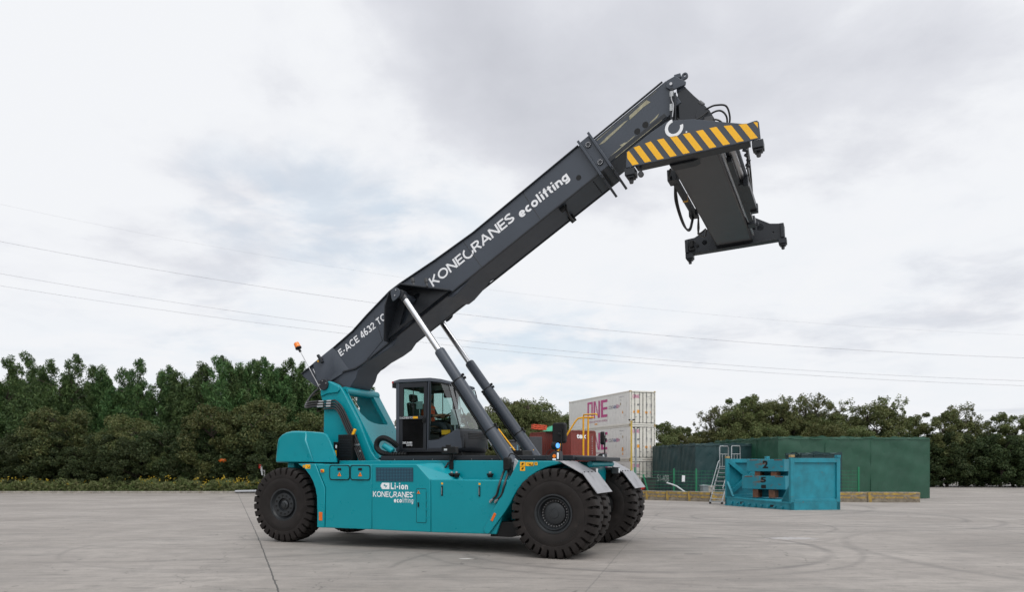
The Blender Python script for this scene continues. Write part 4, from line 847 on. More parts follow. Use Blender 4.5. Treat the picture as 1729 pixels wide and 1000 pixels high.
# inner boom section
ext = bpart(MB().prism([(7.5, .66), (7.5, .035), (9.20, .035), (9.22, .12), (9.46, .10), (9.47, .655)], -.36, .36), 'inner_boom', GREY, .01)
b = MB()
for s in (-1, 1): b.prism([(7.76, .665), (9.40, .665), (9.40, .69), (7.76, .69)], s*.37-.02, s*.37+.02)
b.prism([(7.76, .052), (9.1, .052), (9.1, .135), (7.76, .135)], -.376, -.36)
bpart(b, 'inner_boom_flange', GREYD, .003)
for x_ in (8.515, 8.705): bpart(MB().prism(arc(x_, .205, .062, 0, 360, 22)[:-1], -.3625, -.3605), 'locking_hole', BLACK, 0, smooth=False)
def patch(pts): bpart(MB().prism(pts, -.3632, -.3612), 'worn_patch', WORN, 0, smooth=False)
patch([(7.78, .50), (8.0, .53), (8.42, .54), (8.5, .52), (8.22, .49), (8.05, .48), (7.9, .465)])
patch([(8.52, .50), (8.56, .57), (8.98, .60), (9.02, .51), (8.86, .525), (8.66, .505)])
patch([(7.80, .155), (8.12, .165), (8.10, .21), (8.20, .19), (8.24, .165), (8.46, .17), (8.40, .155), (8.0, .145)])
patch([(8.78, .16), (8.95, .165), (9.03, .21), (8.9, .19), (8.80, .185)])
for k in range(3): x = 7.8+k*.5; patch([(x, .60+.01*k), (x+.42, .615), (x+.42, .620), (x, .612)])
b = MB(); b.prism([(7.9, .045), (9.0, .05), (9.0, .058), (7.9, .056)], -.378, -.3765); bpart(b, 'worn_patch', WORN, 0, smooth=False)

# --- head at the tip of the boom (machine axes)
hd = [(1.72, 9.16), (1.86, 9.22), (1.92, 9.21), (1.94, 9.235), (2.04, 9.245), (2.085, 9.19), (2.07, 8.97), (2.21, 8.79), (2.35, 8.64), (2.50, 8.46), (2.60, 8.27), (2.62, 8.05), (2.30, 7.95), (1.95, 8.02), (1.93, 8.45), (1.90, 8.90)]
for s in (-1, 1):
    b = MB(); a0, a1 = sorted((s*.30, s*.34)); b.prism([(1.90, 8.90), (2.05, 8.98)]+hd[7:14]+[(1.93, 8.45)], a0, a1); hp = part(b, 'head_plate', GREYD, .006)
    b = MB(); a0, a1 = sorted((s*.36, s*.40)); b.prism([(1.68, 9.02), (1.70, 9.15), (1.86, 9.21), (2.07, 9.06), (2.06, 9.0), (1.80, 8.94)], a0, a1); part(b, 'head_cheek', GREY, .01, parent=hp)
    b = MB(); b.cyl((2.37, s*.34, 8.40), (2.37, s*.355, 8.40), .13, n=28); part(b, 'pin_cover', GREYD, .003, parent=hp)
b = MB(); b.prism([(1.84, 9.17), (1.84, 9.24), (1.96, 9.255), (1.98, 9.17)], -.38, .38); b.prism(arc(2.04, 9.20, .06, -60, 150, 8)+[(1.95, 9.1)], -.36, -.30, holes=[arc(2.04, 9.205, .022, 0, 360, 10)[:-1]])
b.box(1.88, 2.05, -.33, .33, 8.93, 9.0); part(b, 'head_top', GREY, .006)
b = MB(); b.prism([(2.0, 8.02), (2.06, 8.85), (2.5, 8.35), (2.55, 8.1)], -.28, .28); part(b, 'head_core', GREYD, .01)
b = MB(); b.box(1.775, 1.83, -.42, -.36, 8.30, 8.98); b.box(1.86, 1.885, -.42, -.40, 8.25, 8.88); ck = part(b, 'hose_rack', GREYD, .004)
each([lambda q, z_=z_, h_=h_: q.box(1.765, 1.835, -.435, -.42, z_-h_/2, z_+h_/2) for z_, h_ in ((8.86, .10), (8.60, .14))], 'valve_fitting', PALE, ck, .006)
b = MB(); b.cyl((1.79, -.43, 9.05), (1.79, -.445, 9.05), .028, n=12); b.tube(bez([(1.79, -.44, 8.9), (1.80, -.44, 8.75), (1.84, -.45, 8.62), (1.82, -.45, 8.4)], 5), .009, 6); part(b, 'pipe_fitting', STEEL, 0, parent=ck)
for k, q in enumerate(([(2.30, -.30, 8.45), (2.5, -.36, 8.50), (2.62, -.34, 8.53), (2.80, -.3, 8.50), (2.86, -.2, 8.32), (2.82, -.1, 8.14)], [(2.42, -.28, 8.33), (2.56, -.3, 8.42), (2.70, -.25, 8.45), (2.80, -.2, 8.34), (2.80, -.12, 8.16)],
        [(2.44, -.25, 8.26), (2.6, -.3, 8.28), (2.72, -.25, 8.22), (2.76, -.2, 8.10)], [(1.9, -.38, 8.38), (2.05, -.42, 8.28), (2.3, -.42, 8.30), (2.48, -.38, 8.42)], [(2.44, -.3, 8.2), (2.56, -.3, 8.22), (2.68, -.25, 8.16), (2.7, -.2, 8.05)])):
    part(MB().tube(bez(q, 6), .018 if k < 3 else .013, 8), 'hydraulic_hose', HOSE, 0)
each([lambda q: q.cyl((2.30, -.3, 8.66), (2.38, -.3, 8.58), .05, n=12), lambda q: q.box(2.40, 2.56, -.36, -.30, 8.22, 8.34)], 'head_fitting', PLAST, RS, .01)

# --- spreader (own frame, y along its length)
SPO = (2.419, 1.719, 7.089); SPR = (-.0092, -.0507, -.4195+R(22))
SPRM = mat('spreader_paint', (.046, .048, .053), .33, var=.10, spec=.5, scale=1.0, rvar=.04)
b = MB(); b.prism([(-.42, .20), (.42, .20), (.445, .235), (.445, .70), (.40, .78), (-.40, .78), (-.445, .70), (-.445, .235)], -2.78, 2.72)
SP = b.build('spreader_beam', SPRM, RS, bevel=.02, loc=SPO, rot=SPR)
def spart(mb, name, m, bevel=.008, **k): return mb.build(name, m, SP, bevel=bevel, **k)
b = MB(); b.cyl((-.05, -1.4, .78), (-.05, -1.4, 1.05), .42, n=32); b.box(-.5, .5, -2.1, -.9, .78, .9); spart(b, 'rotator', GREYD, .01)
NP = [(-1.19, .16), (-1.165, .45), (-.69, .71), (-.42, .83), (-.36, .845), (.08, .765), (.57, .595), (.90, .485), (.98, .470), (1.10, .487), (1.14, .485), (1.17, .45), (1.185, .16), (.98, .155), (-1.0, .155)]
b = MB(); b.prism(NP, -3.06, -3.03); spart(b, 'end_beam', GREY, .006)
b = MB(); b.prism([(-1.03, .155), (-1.03, .42), (-.4, .70), (.4, .65), (1.0, .42), (1.0, .155)], -3.03, -2.78); spart(b, 'end_beam_box', GREYD, .01)
b = MB(); b.prism([(-.42, .12), (.0, .12), (.1, .155), (-.45, .155)], -2.80, -2.55); spart(b, 'beam_guide', GREYD, .01)
# hazard stripes
y_ = -3.0625
lowz = lambda x: .175; topz = lambda x: np.interp(x, [-1.15, -1.07, -.69, .47, .90, .98, 1.10, 1.16], [.44, .495, .545, .535, .475, .462, .475, .44])
import itertools
for k in range(-2, 11):
    st_ = MB()
    x0 = -1.30+k*.232; wd_ = .118; sk = .235   # stripe leans: top is further left
    poly = [(x0+sk, .178), (x0+sk+wd_, .178), (x0+wd_-.02, .60), (x0-.02, .60)]
    # clip by top line and by the plate ends, slicing finely
    sl2 = []; n_ = 16
    lft = []; rgt = []
    for i in range(n_+1):
        z_ = .178+(.60-.178)*i/n_; f = i/n_
        xl = x0+sk-(sk+.02)*f; xr = xl+wd_; lft.append((xl, z_)); rgt.append((xr, z_))
    for i in range(n_):
        zl, zh = lft[i][1], lft[i+1][1]; xa0, xb0, xa1, xb1 = lft[i][0], rgt[i][0], lft[i+1][0], rgt[i+1][0]
        xa0, xb0, xa1, xb1 = [min(max(x, -1.155), 1.15) for x in (xa0, xb0, xa1, xb1)]
        if xb0-xa0 < .004 and xb1-xa1 < .004: continue
        tm = topz((xa0+xb0)/2)
        if zl >= tm: break
        za = min(zh, float(topz(xa1))); zb = min(zh, float(topz(xb1)))
        st_.add([(xa0, y_, min(zl, float(topz(xa0)))), (xb0, y_, min(zl, float(topz(xb0)))), (xb1, y_, zb), (xa1, y_, za)], [(0, 1, 2, 3)])
    if st_.v: spart(st_, 'hazard_stripe', STRIPE, 0, smooth=False)

tx = MB(); ringC(tx, (-.275, -3.0625, .69), (1, 0, 0), (0, 0, 1), 0, 0, .165, .108, 100, 372, 30); ringC(tx, (-.06, -3.0625, .565), (1, 0, 0), (0, 0, 1), 0, 0, .015, .0, 0, 360, 14); spart(tx, 'ring_emblem', WHITE, 0, smooth=False)
FP = [(-1.22, .16), (-1.225, .50), (-1.18, .52), (-.98, .53), (-.55, .74), (-.3, .85), (.36, .87), (.86, .56), (1.05, .525), (1.15, .525), (1.185, .48), (1.185, .16)]
b = MB(); b.prism(FP, 2.83, 2.86, holes=[arc(-.73, .36, .065, 0, 360, 18)[:-1], arc(.62, .50, .09, -90, 90, 8)+arc(.42, .56, .06, 90, 250, 6), arc(.93, .33, .02, 0, 360, 8)[:-1]]); b.prism(FP, 3.03, 3.06); spart(b, 'end_beam', GREYD, .004)
b = MB(); b.prism([(-1.2, .13), (1.17, .13), (1.17, .16), (-1.2, .16)], 2.82, 3.07); b.box(-.45, .45, 2.70, 2.84, .2, .75); b.box(-1.22, -1.14, 2.78, 3.07, .16, .50); b.box(1.10, 1.18, 2.78, 3.07, .16, .51); b.box(-.6, -.5, 2.86, 3.03, .16, .7); b.box(.5, .55, 2.86, 3.03, .16, .7); spart(b, 'end_beam_box', GREYD, .01)
b = MB(); b.cyl((-1.05, 2.80, .28), (-1.05, 2.80, .45), .05, n=12); b.tube(bez([(-1.0, 2.79, .45), (-.95, 2.76, .38), (-1.02, 2.76, .30)], 4), .012); b.box(-1.12, -.98, 2.77, 2.83, .2, .26); b.box(-.93, -.88, 2.78, 2.83, .28, .34); spart(b, 'twistlock_actuator', BLACK, .006)
for x_ in (-1.13, 1.13):
    for y2 in (-2.93, 2.93):
        b = MB(); b.box(x_-.095, x_+.095, y2-.12, y2+.12, .02, .155); b.box(x_-.07, x_+.07, y2-.09, y2+.09, -.02, .02)
        tl = spart(b, 'twistlock', GREYD, .01)
        b = MB(); b.tube([(x_, y2, -.02), (x_, y2, -.035), (x_, y2, -.06), (x_, y2, -.10)], [.03, .03, .045, .034], 14); spart(b, 'twistlock_head', PLAST, 0)
b = MB(); b.cyl((-.94, -2.93, .02), (-.94, -2.99, .02), .052, n=20); b.box(-.96, -.92, -2.96, -2.92, .02, .16); spart(b, 'guide_roller', PLAST, .004)
b = MB()
for xx in (.53, .70): 
    y0, y1 = (-2.5, 1.7) if xx == .53 else (-2.3, .9)
    b.tube([(xx, y0, .40), (xx, y1, .38)], .045, 14)
spart(b, 'telescopic_cylinder', GREY, 0)
b = MB(); b.cyl((.62, -2.75, .38), (.62, -.75, .36), .075, n=24); spart(b, 'chrome_tube', STEEL, 0)
b = MB(); b.box(.50, .60, -2.2, 1.4, .22, .33); b.box(.56, .76, -1.0, .72, .20, .32); b.box(.45, .62, 1.6, 1.9, .22, .42); b.box(.58, .68, 1.82, 1.9, .25, .32); b.box(.66, .76, -1.05, -.9, .15, .36); b.box(.62, .78, .60, .75, .16, .34); spart(b, 'arm_beam', GREYD, .008)
b = MB(); b.box(-.60, -.50, -1.75, .35, .20, .34); b.box(-.66, -.48, -1.95, -1.65, .20, .42); b.box(-.66, -.48, .28, .5, .20, .36); spart(b, 'arm_beam', GREYD, .008)
spart(MB().box(-.602, -.498, -.72, -.66, .195, .345), 'yellow_band', YEL, 0)
for q in ([(-.62, -1.4, .3), (-.68, -1.1, .1), (-.68, -.6, -.12), (-.66, -.2, -.20), (-.62, .1, -.12), (-.58, .3, .2)], [(-.62, -1.35, .28), (-.65, -1.0, .04), (-.65, -.55, -.15), (-.63, -.2, -.24), (-.60, .08, -.15), (-.56, .3, .18)], [(-.50, .55, .3), (-.55, .9, .12), (-.62, 1.2, .08), (-.55, 1.35, .16), (-.46, 1.3, .2)], [(-.50, .6, .26), (-.58, 1.0, .05), (-.50, 1.4, .05), (-.45, 1.35, .2)],
        [(.80, -2.6, .6), (.86, -2.2, .45), (.84, -1.8, .3), (.78, -1.4, .35)], [(.82, -2.7, .5), (.90, -2.3, .62), (.86, -1.9, .5), (.78, -1.2, .4), (.74, -.2, .38)], [(.78, -2.5, .7), (.84, -1.8, .62), (.80, -.9, .45), (.70, .4, .35)], [(-.52, -2.3, .28), (-.60, -2.1, .2), (-.58, -1.9, .3)]):
    spart(MB().tube(bez(q, 7), .020, 8), 'hydraulic_hose', HOSE, 0)
each([lambda q, k=k: q.cyl((.80+.02*(k % 3), -2.6+.14*k, .52-.04*k), (.86+.02*(k % 2), -2.55+.14*k, .50-.04*k), .03, n=8) for k in range(7)], 'valve_fitting', GREYD, SP)
b = MB(); b.box(.47, .50, -2.7, 2.6, .26, .30); b.tube([(.475, -2.6, .34), (.475, 2.6, .34)], .012); spart(b, 'guide_strip', STEEL, 0)

# ================================================================ the driver
def skin_body(name, joints, edges, m, parent=None, root=0, sub=2):
    me = bpy.data.meshes.new(name); me.from_pydata([j[0] for j in joints], edges, []); me.update()
    o = bpy.data.objects.new(name, me); COL.objects.link(o)
    if parent: o.parent = parent
    md = o.modifiers.new('skin', 'SKIN'); sv = me.skin_vertices[0].data
    for i, j in enumerate(joints):
        r = j[1] if isinstance(j[1], tuple) else (j[1], j[1]); sv[i].radius = r; sv[i].use_root = (i == root)
    md.use_smooth_shade = True
    s_ = o.modifiers.new('sub', 'SUBSURF'); s_.levels = sub; s_.render_levels = sub
    me.materials.append(m); return o
SKIN = mat('skin', (.42, .22, .14), .5, var=.05); TROU = mat('dark_trousers', (.02, .022, .03), .8); HIVIS = mat('orange_red_vest', (.75, .10, .03), .7); SHIRT = mat('dark_shirt', (.03, .035, .05), .8); HAIR = mat('dark_hair', (.01, .009, .008), .7)
PM = RS.matrix_basis.copy()
PM = Matrix.Translation((1.576, 15.31, 0)) @ Matrix.Rotation(R(-22), 4, 'Z')
pw = PM @ Vector((-3.72, 0, 2.56))
J = [((0, 0, .06), (.15, .12)), ((.0, 0, .22), (.15, .11)), ((.0, 0, .40), (.17, .11)), ((0, 0, .50), (.10, .08)), ((.01, 0, .575), .05), ((.02, 0, .65), (.075, .085)), ((.03, 0, .745), (.078, .09)), ((.025, 0, .81), (.055, .065)),
     ((0, -.19, .465), .058), ((.10, -.25, .24), .045), ((.30, -.19, .24), .036), ((.43, -.16, .26), .026), ((0, .19, .465), .058), ((.10, .25, .24), .045), ((.30, .19, .24), .036), ((.43, .16, .26), .026),
     ((.08, -.11, .03), .085), ((.45, -.14, .03), .065), ((.60, -.14, -.33), .045), ((.70, -.14, -.37), .035), ((.08, .11, .03), .085), ((.45, .14, .03), .065), ((.60, .14, -.33), .045), ((.70, .14, -.37), .035)]
Ed = [(0, 1), (1, 2), (2, 3), (3, 4), (4, 5), (5, 6), (6, 7), (3, 8), (8, 9), (9, 10), (10, 11), (3, 12), (12, 13), (13, 14), (14, 15), (0, 16), (16, 17), (17, 18), (18, 19), (0, 20), (20, 21), (21, 22), (22, 23)]
for s, w_i in ((-1, 11), (1, 15)):
    bx_ = Vector(J[w_i][0]); pidx = len(J); J.append((tuple(bx_+Vector((.05, 0, .005))), (.034, .017))); Ed.append((w_i, pidx))
    for k in range(4):
        off = (k-1.5)*.019; L1 = (.033, .038, .036, .028)[k]
        a = len(J); J.append((tuple(bx_+Vector((.085, off, .01))), .009)); J.append((tuple(bx_+Vector((.085+L1, off, .0))), .008)); J.append((tuple(bx_+Vector((.09+L1, off, -.028))), .007)); Ed += [(pidx, a), (a, a+1), (a+1, a+2)]
    a = len(J); J.append((tuple(bx_+Vector((.045, -s*.035, .01))), .011)); J.append((tuple(bx_+Vector((.075, -s*.045, -.015))), .009)); Ed += [(pidx, a), (a, a+1)]
drv = skin_body('person', J, Ed, SKIN, root=0)
drv.location = pw; drv.rotation_euler = (0, 0, R(-22))
tag(drv, 'driver in an orange-red vest seated behind the wheel in the cab', 'person')
def pch(mb, name, m): o = mb.build(name, m, drv); return o
b = MB(); b.sph((.02, 0, .77), .105, 12, (.98, .86, 1.0)); b.box(.09, .17, -.06, .06, .765, .785); pch(b, 'cap', HAIR)
b = MB(); b.sph((.125, 0, .70), .016, 6); b.sph((.03, -.085, .70), .022, 6, (1, .5, 1.4)); b.sph((.03, .085, .70), .022, 6, (1, .5, 1.4)); pch(b, 'face', SKIN)
for s in (-1, 1): pch(MB().sph((.108, s*.032, .725), .011, 6), 'eye', WHITE)
pch(MB().tube([(.108, -.025, .655), (.114, 0, .652), (.108, .025, .655)], .006), 'mouth', mat('lips', (.35, .10, .08)))
vest = skin_body('vest', [((0, 0, .04), (.17, .14)), ((0, 0, .22), (.17, .13)), ((0, 0, .40), (.19, .13)), ((0, 0, .49), (.12, .095)), ((0, -.17, .465), .075), ((0, .17, .465), .075)], [(0, 1), (1, 2), (2, 3), (3, 4), (3, 5)], HIVIS, drv)
for s in (-1, 1):
    skin_body('sleeve', [((0, s*.17, .465), .062), ((.10, s*.25, .24), .052), ((.27, s*.20, .24), .044)], [(0, 1), (1, 2)], SHIRT, drv, sub=1)
    skin_body('trouser_leg', [((.0, s*.09, .04), .105), ((.45, s*.14, .035), .075), ((.58, s*.14, -.28), .058)], [(0, 1), (1, 2)], TROU, drv, sub=1)
    pch(MB().sph((.68, s*.14, -.38), .06, 8, (1.6, .8, .7)), 'shoe', BLACK)

# ================================================================ containers and yard things
CWH = mat('reefer_white', (.66, .655, .63), .5, var=.05, dirt=((.42, .40, .36), .60, 1.2)); CWH2 = mat('reefer_door_white', (.62, .60, .54), .5, var=.06, dirt=((.42, .38, .30), .6, 2.))
MAG = mat('magenta_print', (.44, .05, .20), .5, var=.12, scale=2); MAGP = mat('faded_magenta_print', (.42, .15, .26), .5, var=.1); GRAYT = mat('grey_print', (.20, .20, .24), .5)
RUSTY = mat('ochre_casting', (.30, .22, .10), .6, var=.3); BAR = mat('locking_bar', (.09, .095, .10), .5, var=.3); ORNG = mat('orange_sticker', (.72, .30, .02), .5)
TEALT = mat('navy_print', (.05, .08, .25), .5)
def condensed(mb, ch, x, z, w, h, o, xd):      # blocky narrow capitals for the big word on the reefers
    t = w*.27
    if ch == 'O': polys = [[(0, 0), (w, 0), (w, h*.12), (0, h*.12)], [(0, h*.88), (w, h*.88), (w, h), (0, h)], [(0, h*.12), (t, h*.12), (t, h*.88), (0, h*.88)], [(w-t, h*.12), (w, h*.12), (w, h*.88), (w-t, h*.88)]]
    if ch == 'N': polys = [[(0, 0), (t*.9, 0), (t*.9, h), (0, h)], [(w-t*.9, 0), (w, 0), (w, h), (w-t*.9, h)], [(w-t*1.15, 0), (w-t*.9, 0), (w-t*.9, h*.14), (t*1.15, h), (t*.9, h), (t*.9, h*.86)]]
    if ch == 'E': polys = [[(0, 0), (t*1.2, 0), (t*1.2, h), (0, h)], [(t*1.2, 0), (w, 0), (w, h*.15), (t*1.2, h*.15)], [(t*1.2, h*.43), (w, h*.43), (w, h*.57), (t*1.2, h*.57)], [(t*1.2, h*.85), (w, h*.85), (w, h), (t*1.2, h)]]
    put_shape(mb, [[(x+p[0], z+p[1]) for p in q] for q in polys], o, xd, (0, 0, 1), 1, 1)
def reefer(loc, rz, label, var=0):
    t = empty('reefer_container', loc, rz, label, 'shipping container', 'white refrigerated containers in one stack')
    W, Ln, Hh = 2.44, 12.19, 2.885
    b = MB(); b.box(.03, W-.03, .06, Ln-.03, .12, Hh-.06)
    n = 40
    b.build('body', CWH, t, bevel=.01)
    b = MB()
    for k in range(n): y = .5+k*(Ln-.9)/n; b.box(.018, .031, y, y+.10, .26, Hh-.20)
    b.build('side_ribs', CWH, t, smooth=False)
    b = MB(); b.box(0, .07, .16, Ln-.16, 0, .16).box(0, .06, .16, Ln-.16, Hh-.11, Hh-.012).box(0, .10, 0, .10, .12, Hh-.12).box(0, .10, Ln-.10, Ln, .12, Hh-.12).box(W-.10, W, 0, .10, .12, Hh-.12).box(W-.06, W, .16, Ln-.16, 0, .16).box(.16, W-.16, .0, .06, 0.012, .16).box(.16, W-.16, 0, .06, Hh-.13, Hh-.012)
    b.build('frame', CWH2, t, bevel=.006)
    for x in (0, W-.17):
        for y in (0, Ln-.18):
            for z in (0, Hh-.12): 
                if x > 0 and y > 1: continue
                MB().box(x-.003, x+.173, y-.003, y+.181, z+.001, z+.119).build('corner_casting', RUSTY, t, bevel=.01)
    for x0, x1 in ((.12, 1.20), (1.24, W-.12)):
        d = MB().box(x0, x1, .02, .06, .18, Hh-.15).build('door', CWH2, t, bevel=.01)
        q = MB(); [q.box(x0, x1, .012, .02, z, z+.03) for z in (.185, Hh-.18)]; q.box(x0, x0+.02, .012, .02, .2, Hh-.18).box(x1-.02, x1, .012, .02, .2, Hh-.18); q.build('door_gasket', BLACK, d)
        for f in (.30, .72):
            x = x0+(x1-x0)*f
            r_ = MB().tube([(x, -.012, .14), (x, -.012, Hh-.10)], .020, 8).build('locking_bar', BAR, d)
            MB().box(x-.03, x+.16, -.035, -.02, .66, .70).build('bar_handle', BAR, d)
            q = MB(); [q.box(x-.045, x+.045, -.018, .021, z, z+.06) for z in (.22, .9, 1.7, 2.5)]; q.build('bar_bracket', BAR, d)
        q = MB(); xx = x0-.03 if x0 < 1 else x1-.02; [q.box(xx, xx+.06, 0, .02, z, z+.09) for z in (.35, .95, 1.55, 2.15, 2.55)]; q.build('hinge_plate', BAR, d)
    # side print reads from the far end towards the doors
    xd = (0, -1, 0); X0 = .0145 if False else .012
    b = MB()
    for ch, y0, w_ in (('O', 8.10, 1.12), ('N', 6.82, 1.28), ('E', 5.34, 1.24)): condensed(b, ch, 0, 0, w_, 1.55, (X0, y0, .92), xd)
    b.build('side_lettering', MAG, t, smooth=False)
    b = MB(); put_text(b, 'OCEAN NETWORK EXPRESS', (X0, 8.0, .52), xd, (0, 0, 1), 3.9, .19, .0); b.build('side_lettering', MAGP, t, smooth=False)
    b = MB(); put_text(b, 'CONT', (X0, 3.85, 1.55), xd, (0, 0, 1), .82, .30, .01); b.build('side_lettering', GRAYT, t, smooth=False)
    b = MB(); put_text(b, 'AIN', (X0, 3.0, 1.55), xd, (0, 0, 1), .55, .30, .01); b.build('side_lettering', TEALT, t, smooth=False)
    b = MB(); put_text(b, 'ER+', (X0, 2.4, 1.55), xd, (0, 0, 1), .58, .30, .01); b.build('side_lettering', MAG, t, smooth=False)
    b = MB(); put_text(b, 'ONEU 904 716 2', (X0, 1.9, 2.42), xd, (0, 0, 1), .85, .09, 0); put_text(b, '45R1', (X0, 1.8, 2.15), xd, (0, 0, 1), .25, .09, 0); b.build('serial_lettering', GRAYT, t, smooth=False)
    def sq(y, z, w_, h_, m=ORNG): MB().box(.010, .014, y-w_, y, z, z+h_).build('side_sticker', m, t, smooth=False)
    if var == 0: sq(6.6, .32, .55, .10); MB().prism([(1.42, 1.05), (1.22, 1.05), (1.32, 1.32)], .010, .014, 'x').build('side_sticker', ORNG, t); sq(1.75, 1.75, .12, .22, RUSTY)
    else: sq(1.45, .75, .26, .30); MB().prism([(1.42, .42), (1.18, .42), (1.30, .68)], .010, .014, 'x').build('side_sticker', ORNG, t); sq(1.35, 1.85, .12, .2, RUSTY)
    # door print
    for ch, x0, w_ in (('O', .26, .19), ('N', .49, .19), ('E', .72, .19)):
        b = MB(); condensed(b, ch, 0, 0, w_, .27, (x0, .010, 2.26), (1, 0, 0)); b.build('door_lettering', MAG, t, smooth=False)
    def dq(x, z, w_, h_, m=ORNG): MB().box(x, x+w_, .008, .0115, z, z+h_).build('door_sticker', m, t, smooth=False)
    if var == 0: MB().prism([(.26, 1.02), (.48, 1.02), (.37, 1.26)], .008, .0115).build('door_sticker', ORNG, t)
    dq(.66, 1.0, .25, .27); dq(1.44, .98, .22, .18); dq(1.88, 1.0, .16, .20, mat_peach); dq(.68, 1.63, .14, .15, BAR)
    b = MB()
    for k, (x, z, w_) in enumerate([(1.50, 2.36, .48), (1.80, 2.20, .2), (1.50, 1.80, .2), (1.50, 1.68, .2), (1.50, 1.56, .2), (1.85, 1.75, .25), (1.85, 1.63, .25), (1.85, 1.51, .25)]): put_text(b, ['ONEU 904 716 2', '45R1', 'MAX GR', 'TARE', 'NET', 'MAX GR', 'TARE', 'NET'][k], (x, .010, z), (1, 0, 0), (0, 0, 1), w_, .07, 0)
    b.build('serial_lettering', GRAYT, t, smooth=False)
    b = MB(); b.box(.25, .95, .03, .05, -.0, .001) if False else None
    return t
mat_peach = mat('peach_sticker', (.62, .40, .28), .6)
C0 = (9.901, 61.6); CY = .3503
reefer((*C0, 4.985), CY, 'white refrigerated container on top of the stack of three', 0)
reefer((*C0, 2.085), CY, 'white refrigerated container in the middle of the stack of three', 1)
reefer((*C0, -.815), CY, 'white refrigerated container at the bottom of the stack of three', 1)
CRED = mat('maroon_container', (.17, .030, .022), .5, var=.15, dirt=((.11, .05, .035), .6, 1.5)); CGRY = mat('charcoal_cabin', (.035, .037, .042), .6, var=.2, dirt=((.07, .065, .06), .6, 2.))
def corrug(ln, d=.036, p=.28):
    o = []; y = 0
    while y < ln-p: o += [(y, 0), (y+p*.25, 0), (y+p*.5, d), (y+p*.75, d)]; y += p
    return o+[(ln, 0)]
def box_container(name, loc, rz, label, m, Ln=6.06, W=2.44, Hh=2.59, print_=None, group=None, castm=None, doors=False):
    t = empty(name, loc, rz, label, 'shipping container', group)
    c = corrug(Ln-.2); b = MB()
    b.add([(0.03+d, .1+y, z) for z in (.14, Hh-.10) for y, d in c], [(i, i+1, len(c)+i+1, len(c)+i) for i in range(len(c)-1)])
    b.build('side_wall', m, t, smooth=False)
    c = corrug(W-.2); b = MB()
    b.add([(.1+x, .03+d, z) for z in (.14, Hh-.10) for x, d in c], [(i, i+1, len(c)+i+1, len(c)+i) for i in range(len(c)-1)]); b.build('end_wall', m, t, smooth=False)
    MB().box(.08, W, .08, Ln, .05, Hh-.03).build('body', m, t)
    b = MB(); b.box(0, .10, 0, .10, .11, Hh-.11).box(0, .10, Ln-.10, Ln, .11, Hh-.11).box(W-.10, W, 0, .10, .11, Hh-.11).box(0, .07, .1, Ln-.1, 0, .15).box(0, .06, .1, Ln-.1, Hh-.09, Hh).box(.1, W-.1, 0, .06, .0, .15).box(.1, W-.1, 0, .06, Hh-.1, Hh); b.build('frame', castm or m, t, bevel=.006)
    if print_:
        b = MB(); put_text(b, print_, (.55, .022, 1.95), (1, 0, 0), (0, 0, 1), .95, .36, .03); b.build('end_lettering', WHITE, t, smooth=False)
        b = MB(); put_text(b, 'TEX', (.022, 5.5, 1.9), (0, 0, -1), (0, -1, 0), .8, .22, .02); b.build('side_lettering', WHITE, t, smooth=False)
        b = MB(); put_text(b, 'TGHU 512 843 0', (.022, 1.5, 2.2), (0, 0, -1), (0, -1, 0), 1.7, .07, .0); b.build('serial_lettering', PALE, t, smooth=False)
        b = MB(); put_text(b, 'TGHU 512 843 0', (2.05, .022, 2.2), (0, 0, -1), (1, 0, 0), 1.7, .07, .0); b.build('serial_lettering', PALE, t, smooth=False)
    return t
RZ = R(31)
rx, ry = 4.70, 58.0
box_container('container', (rx, ry, 1.79), RZ, 'maroon corrugated container with white letters on its end beside the white stack', CRED, print_='tex', group=None)
box_container('container', (rx, ry, -.82), RZ, 'maroon container under the one with the white letters', CRED)
# charcoal cabin with windows left of the maroon container
t = empty('office_cabin', (-.30, 58.2, -.85), R(8), 'charcoal site cabin with pale framed windows behind the lift cylinders', 'cabin')
MB().box(0, 1.9, 0, 2.4, 0, 4.35).build('body', CGRY, t, bevel=.03); MB().box(1.75, 2.72, -.35, 2.4, 0, 4.72).build('side_block', CGRY, t, bevel=.03)
MB().box(-.05, 1.80, -.08, 2.45, 4.35, 4.47).build('roof', CGRY, t, bevel=.02)
for x in (.12, 1.05):
    f = MB().prism([(x, 2.5), (x, 3.9), (x+.42, 3.9), (x+.42, 2.5)], -.04, .0, holes=[[(x+.06, 2.56), (x+.06, 3.84), (x+.36, 3.84), (x+.36, 2.56)]]).build('window', PALE, t)
    MB().box(x+.06, x+.36, -.02, -.012, 2.56, 3.84).build('pane', mat_pane if 'mat_pane' in globals() else GLOSSB, f)
for x in (.75, 1.55): MB().box(x, x+.10, -.03, 0, 2.2, 4.3).build('cabin_post', mat('cabin_blue_panel', (.08, .18, .25), .5) if x < 1 else PALE, t)
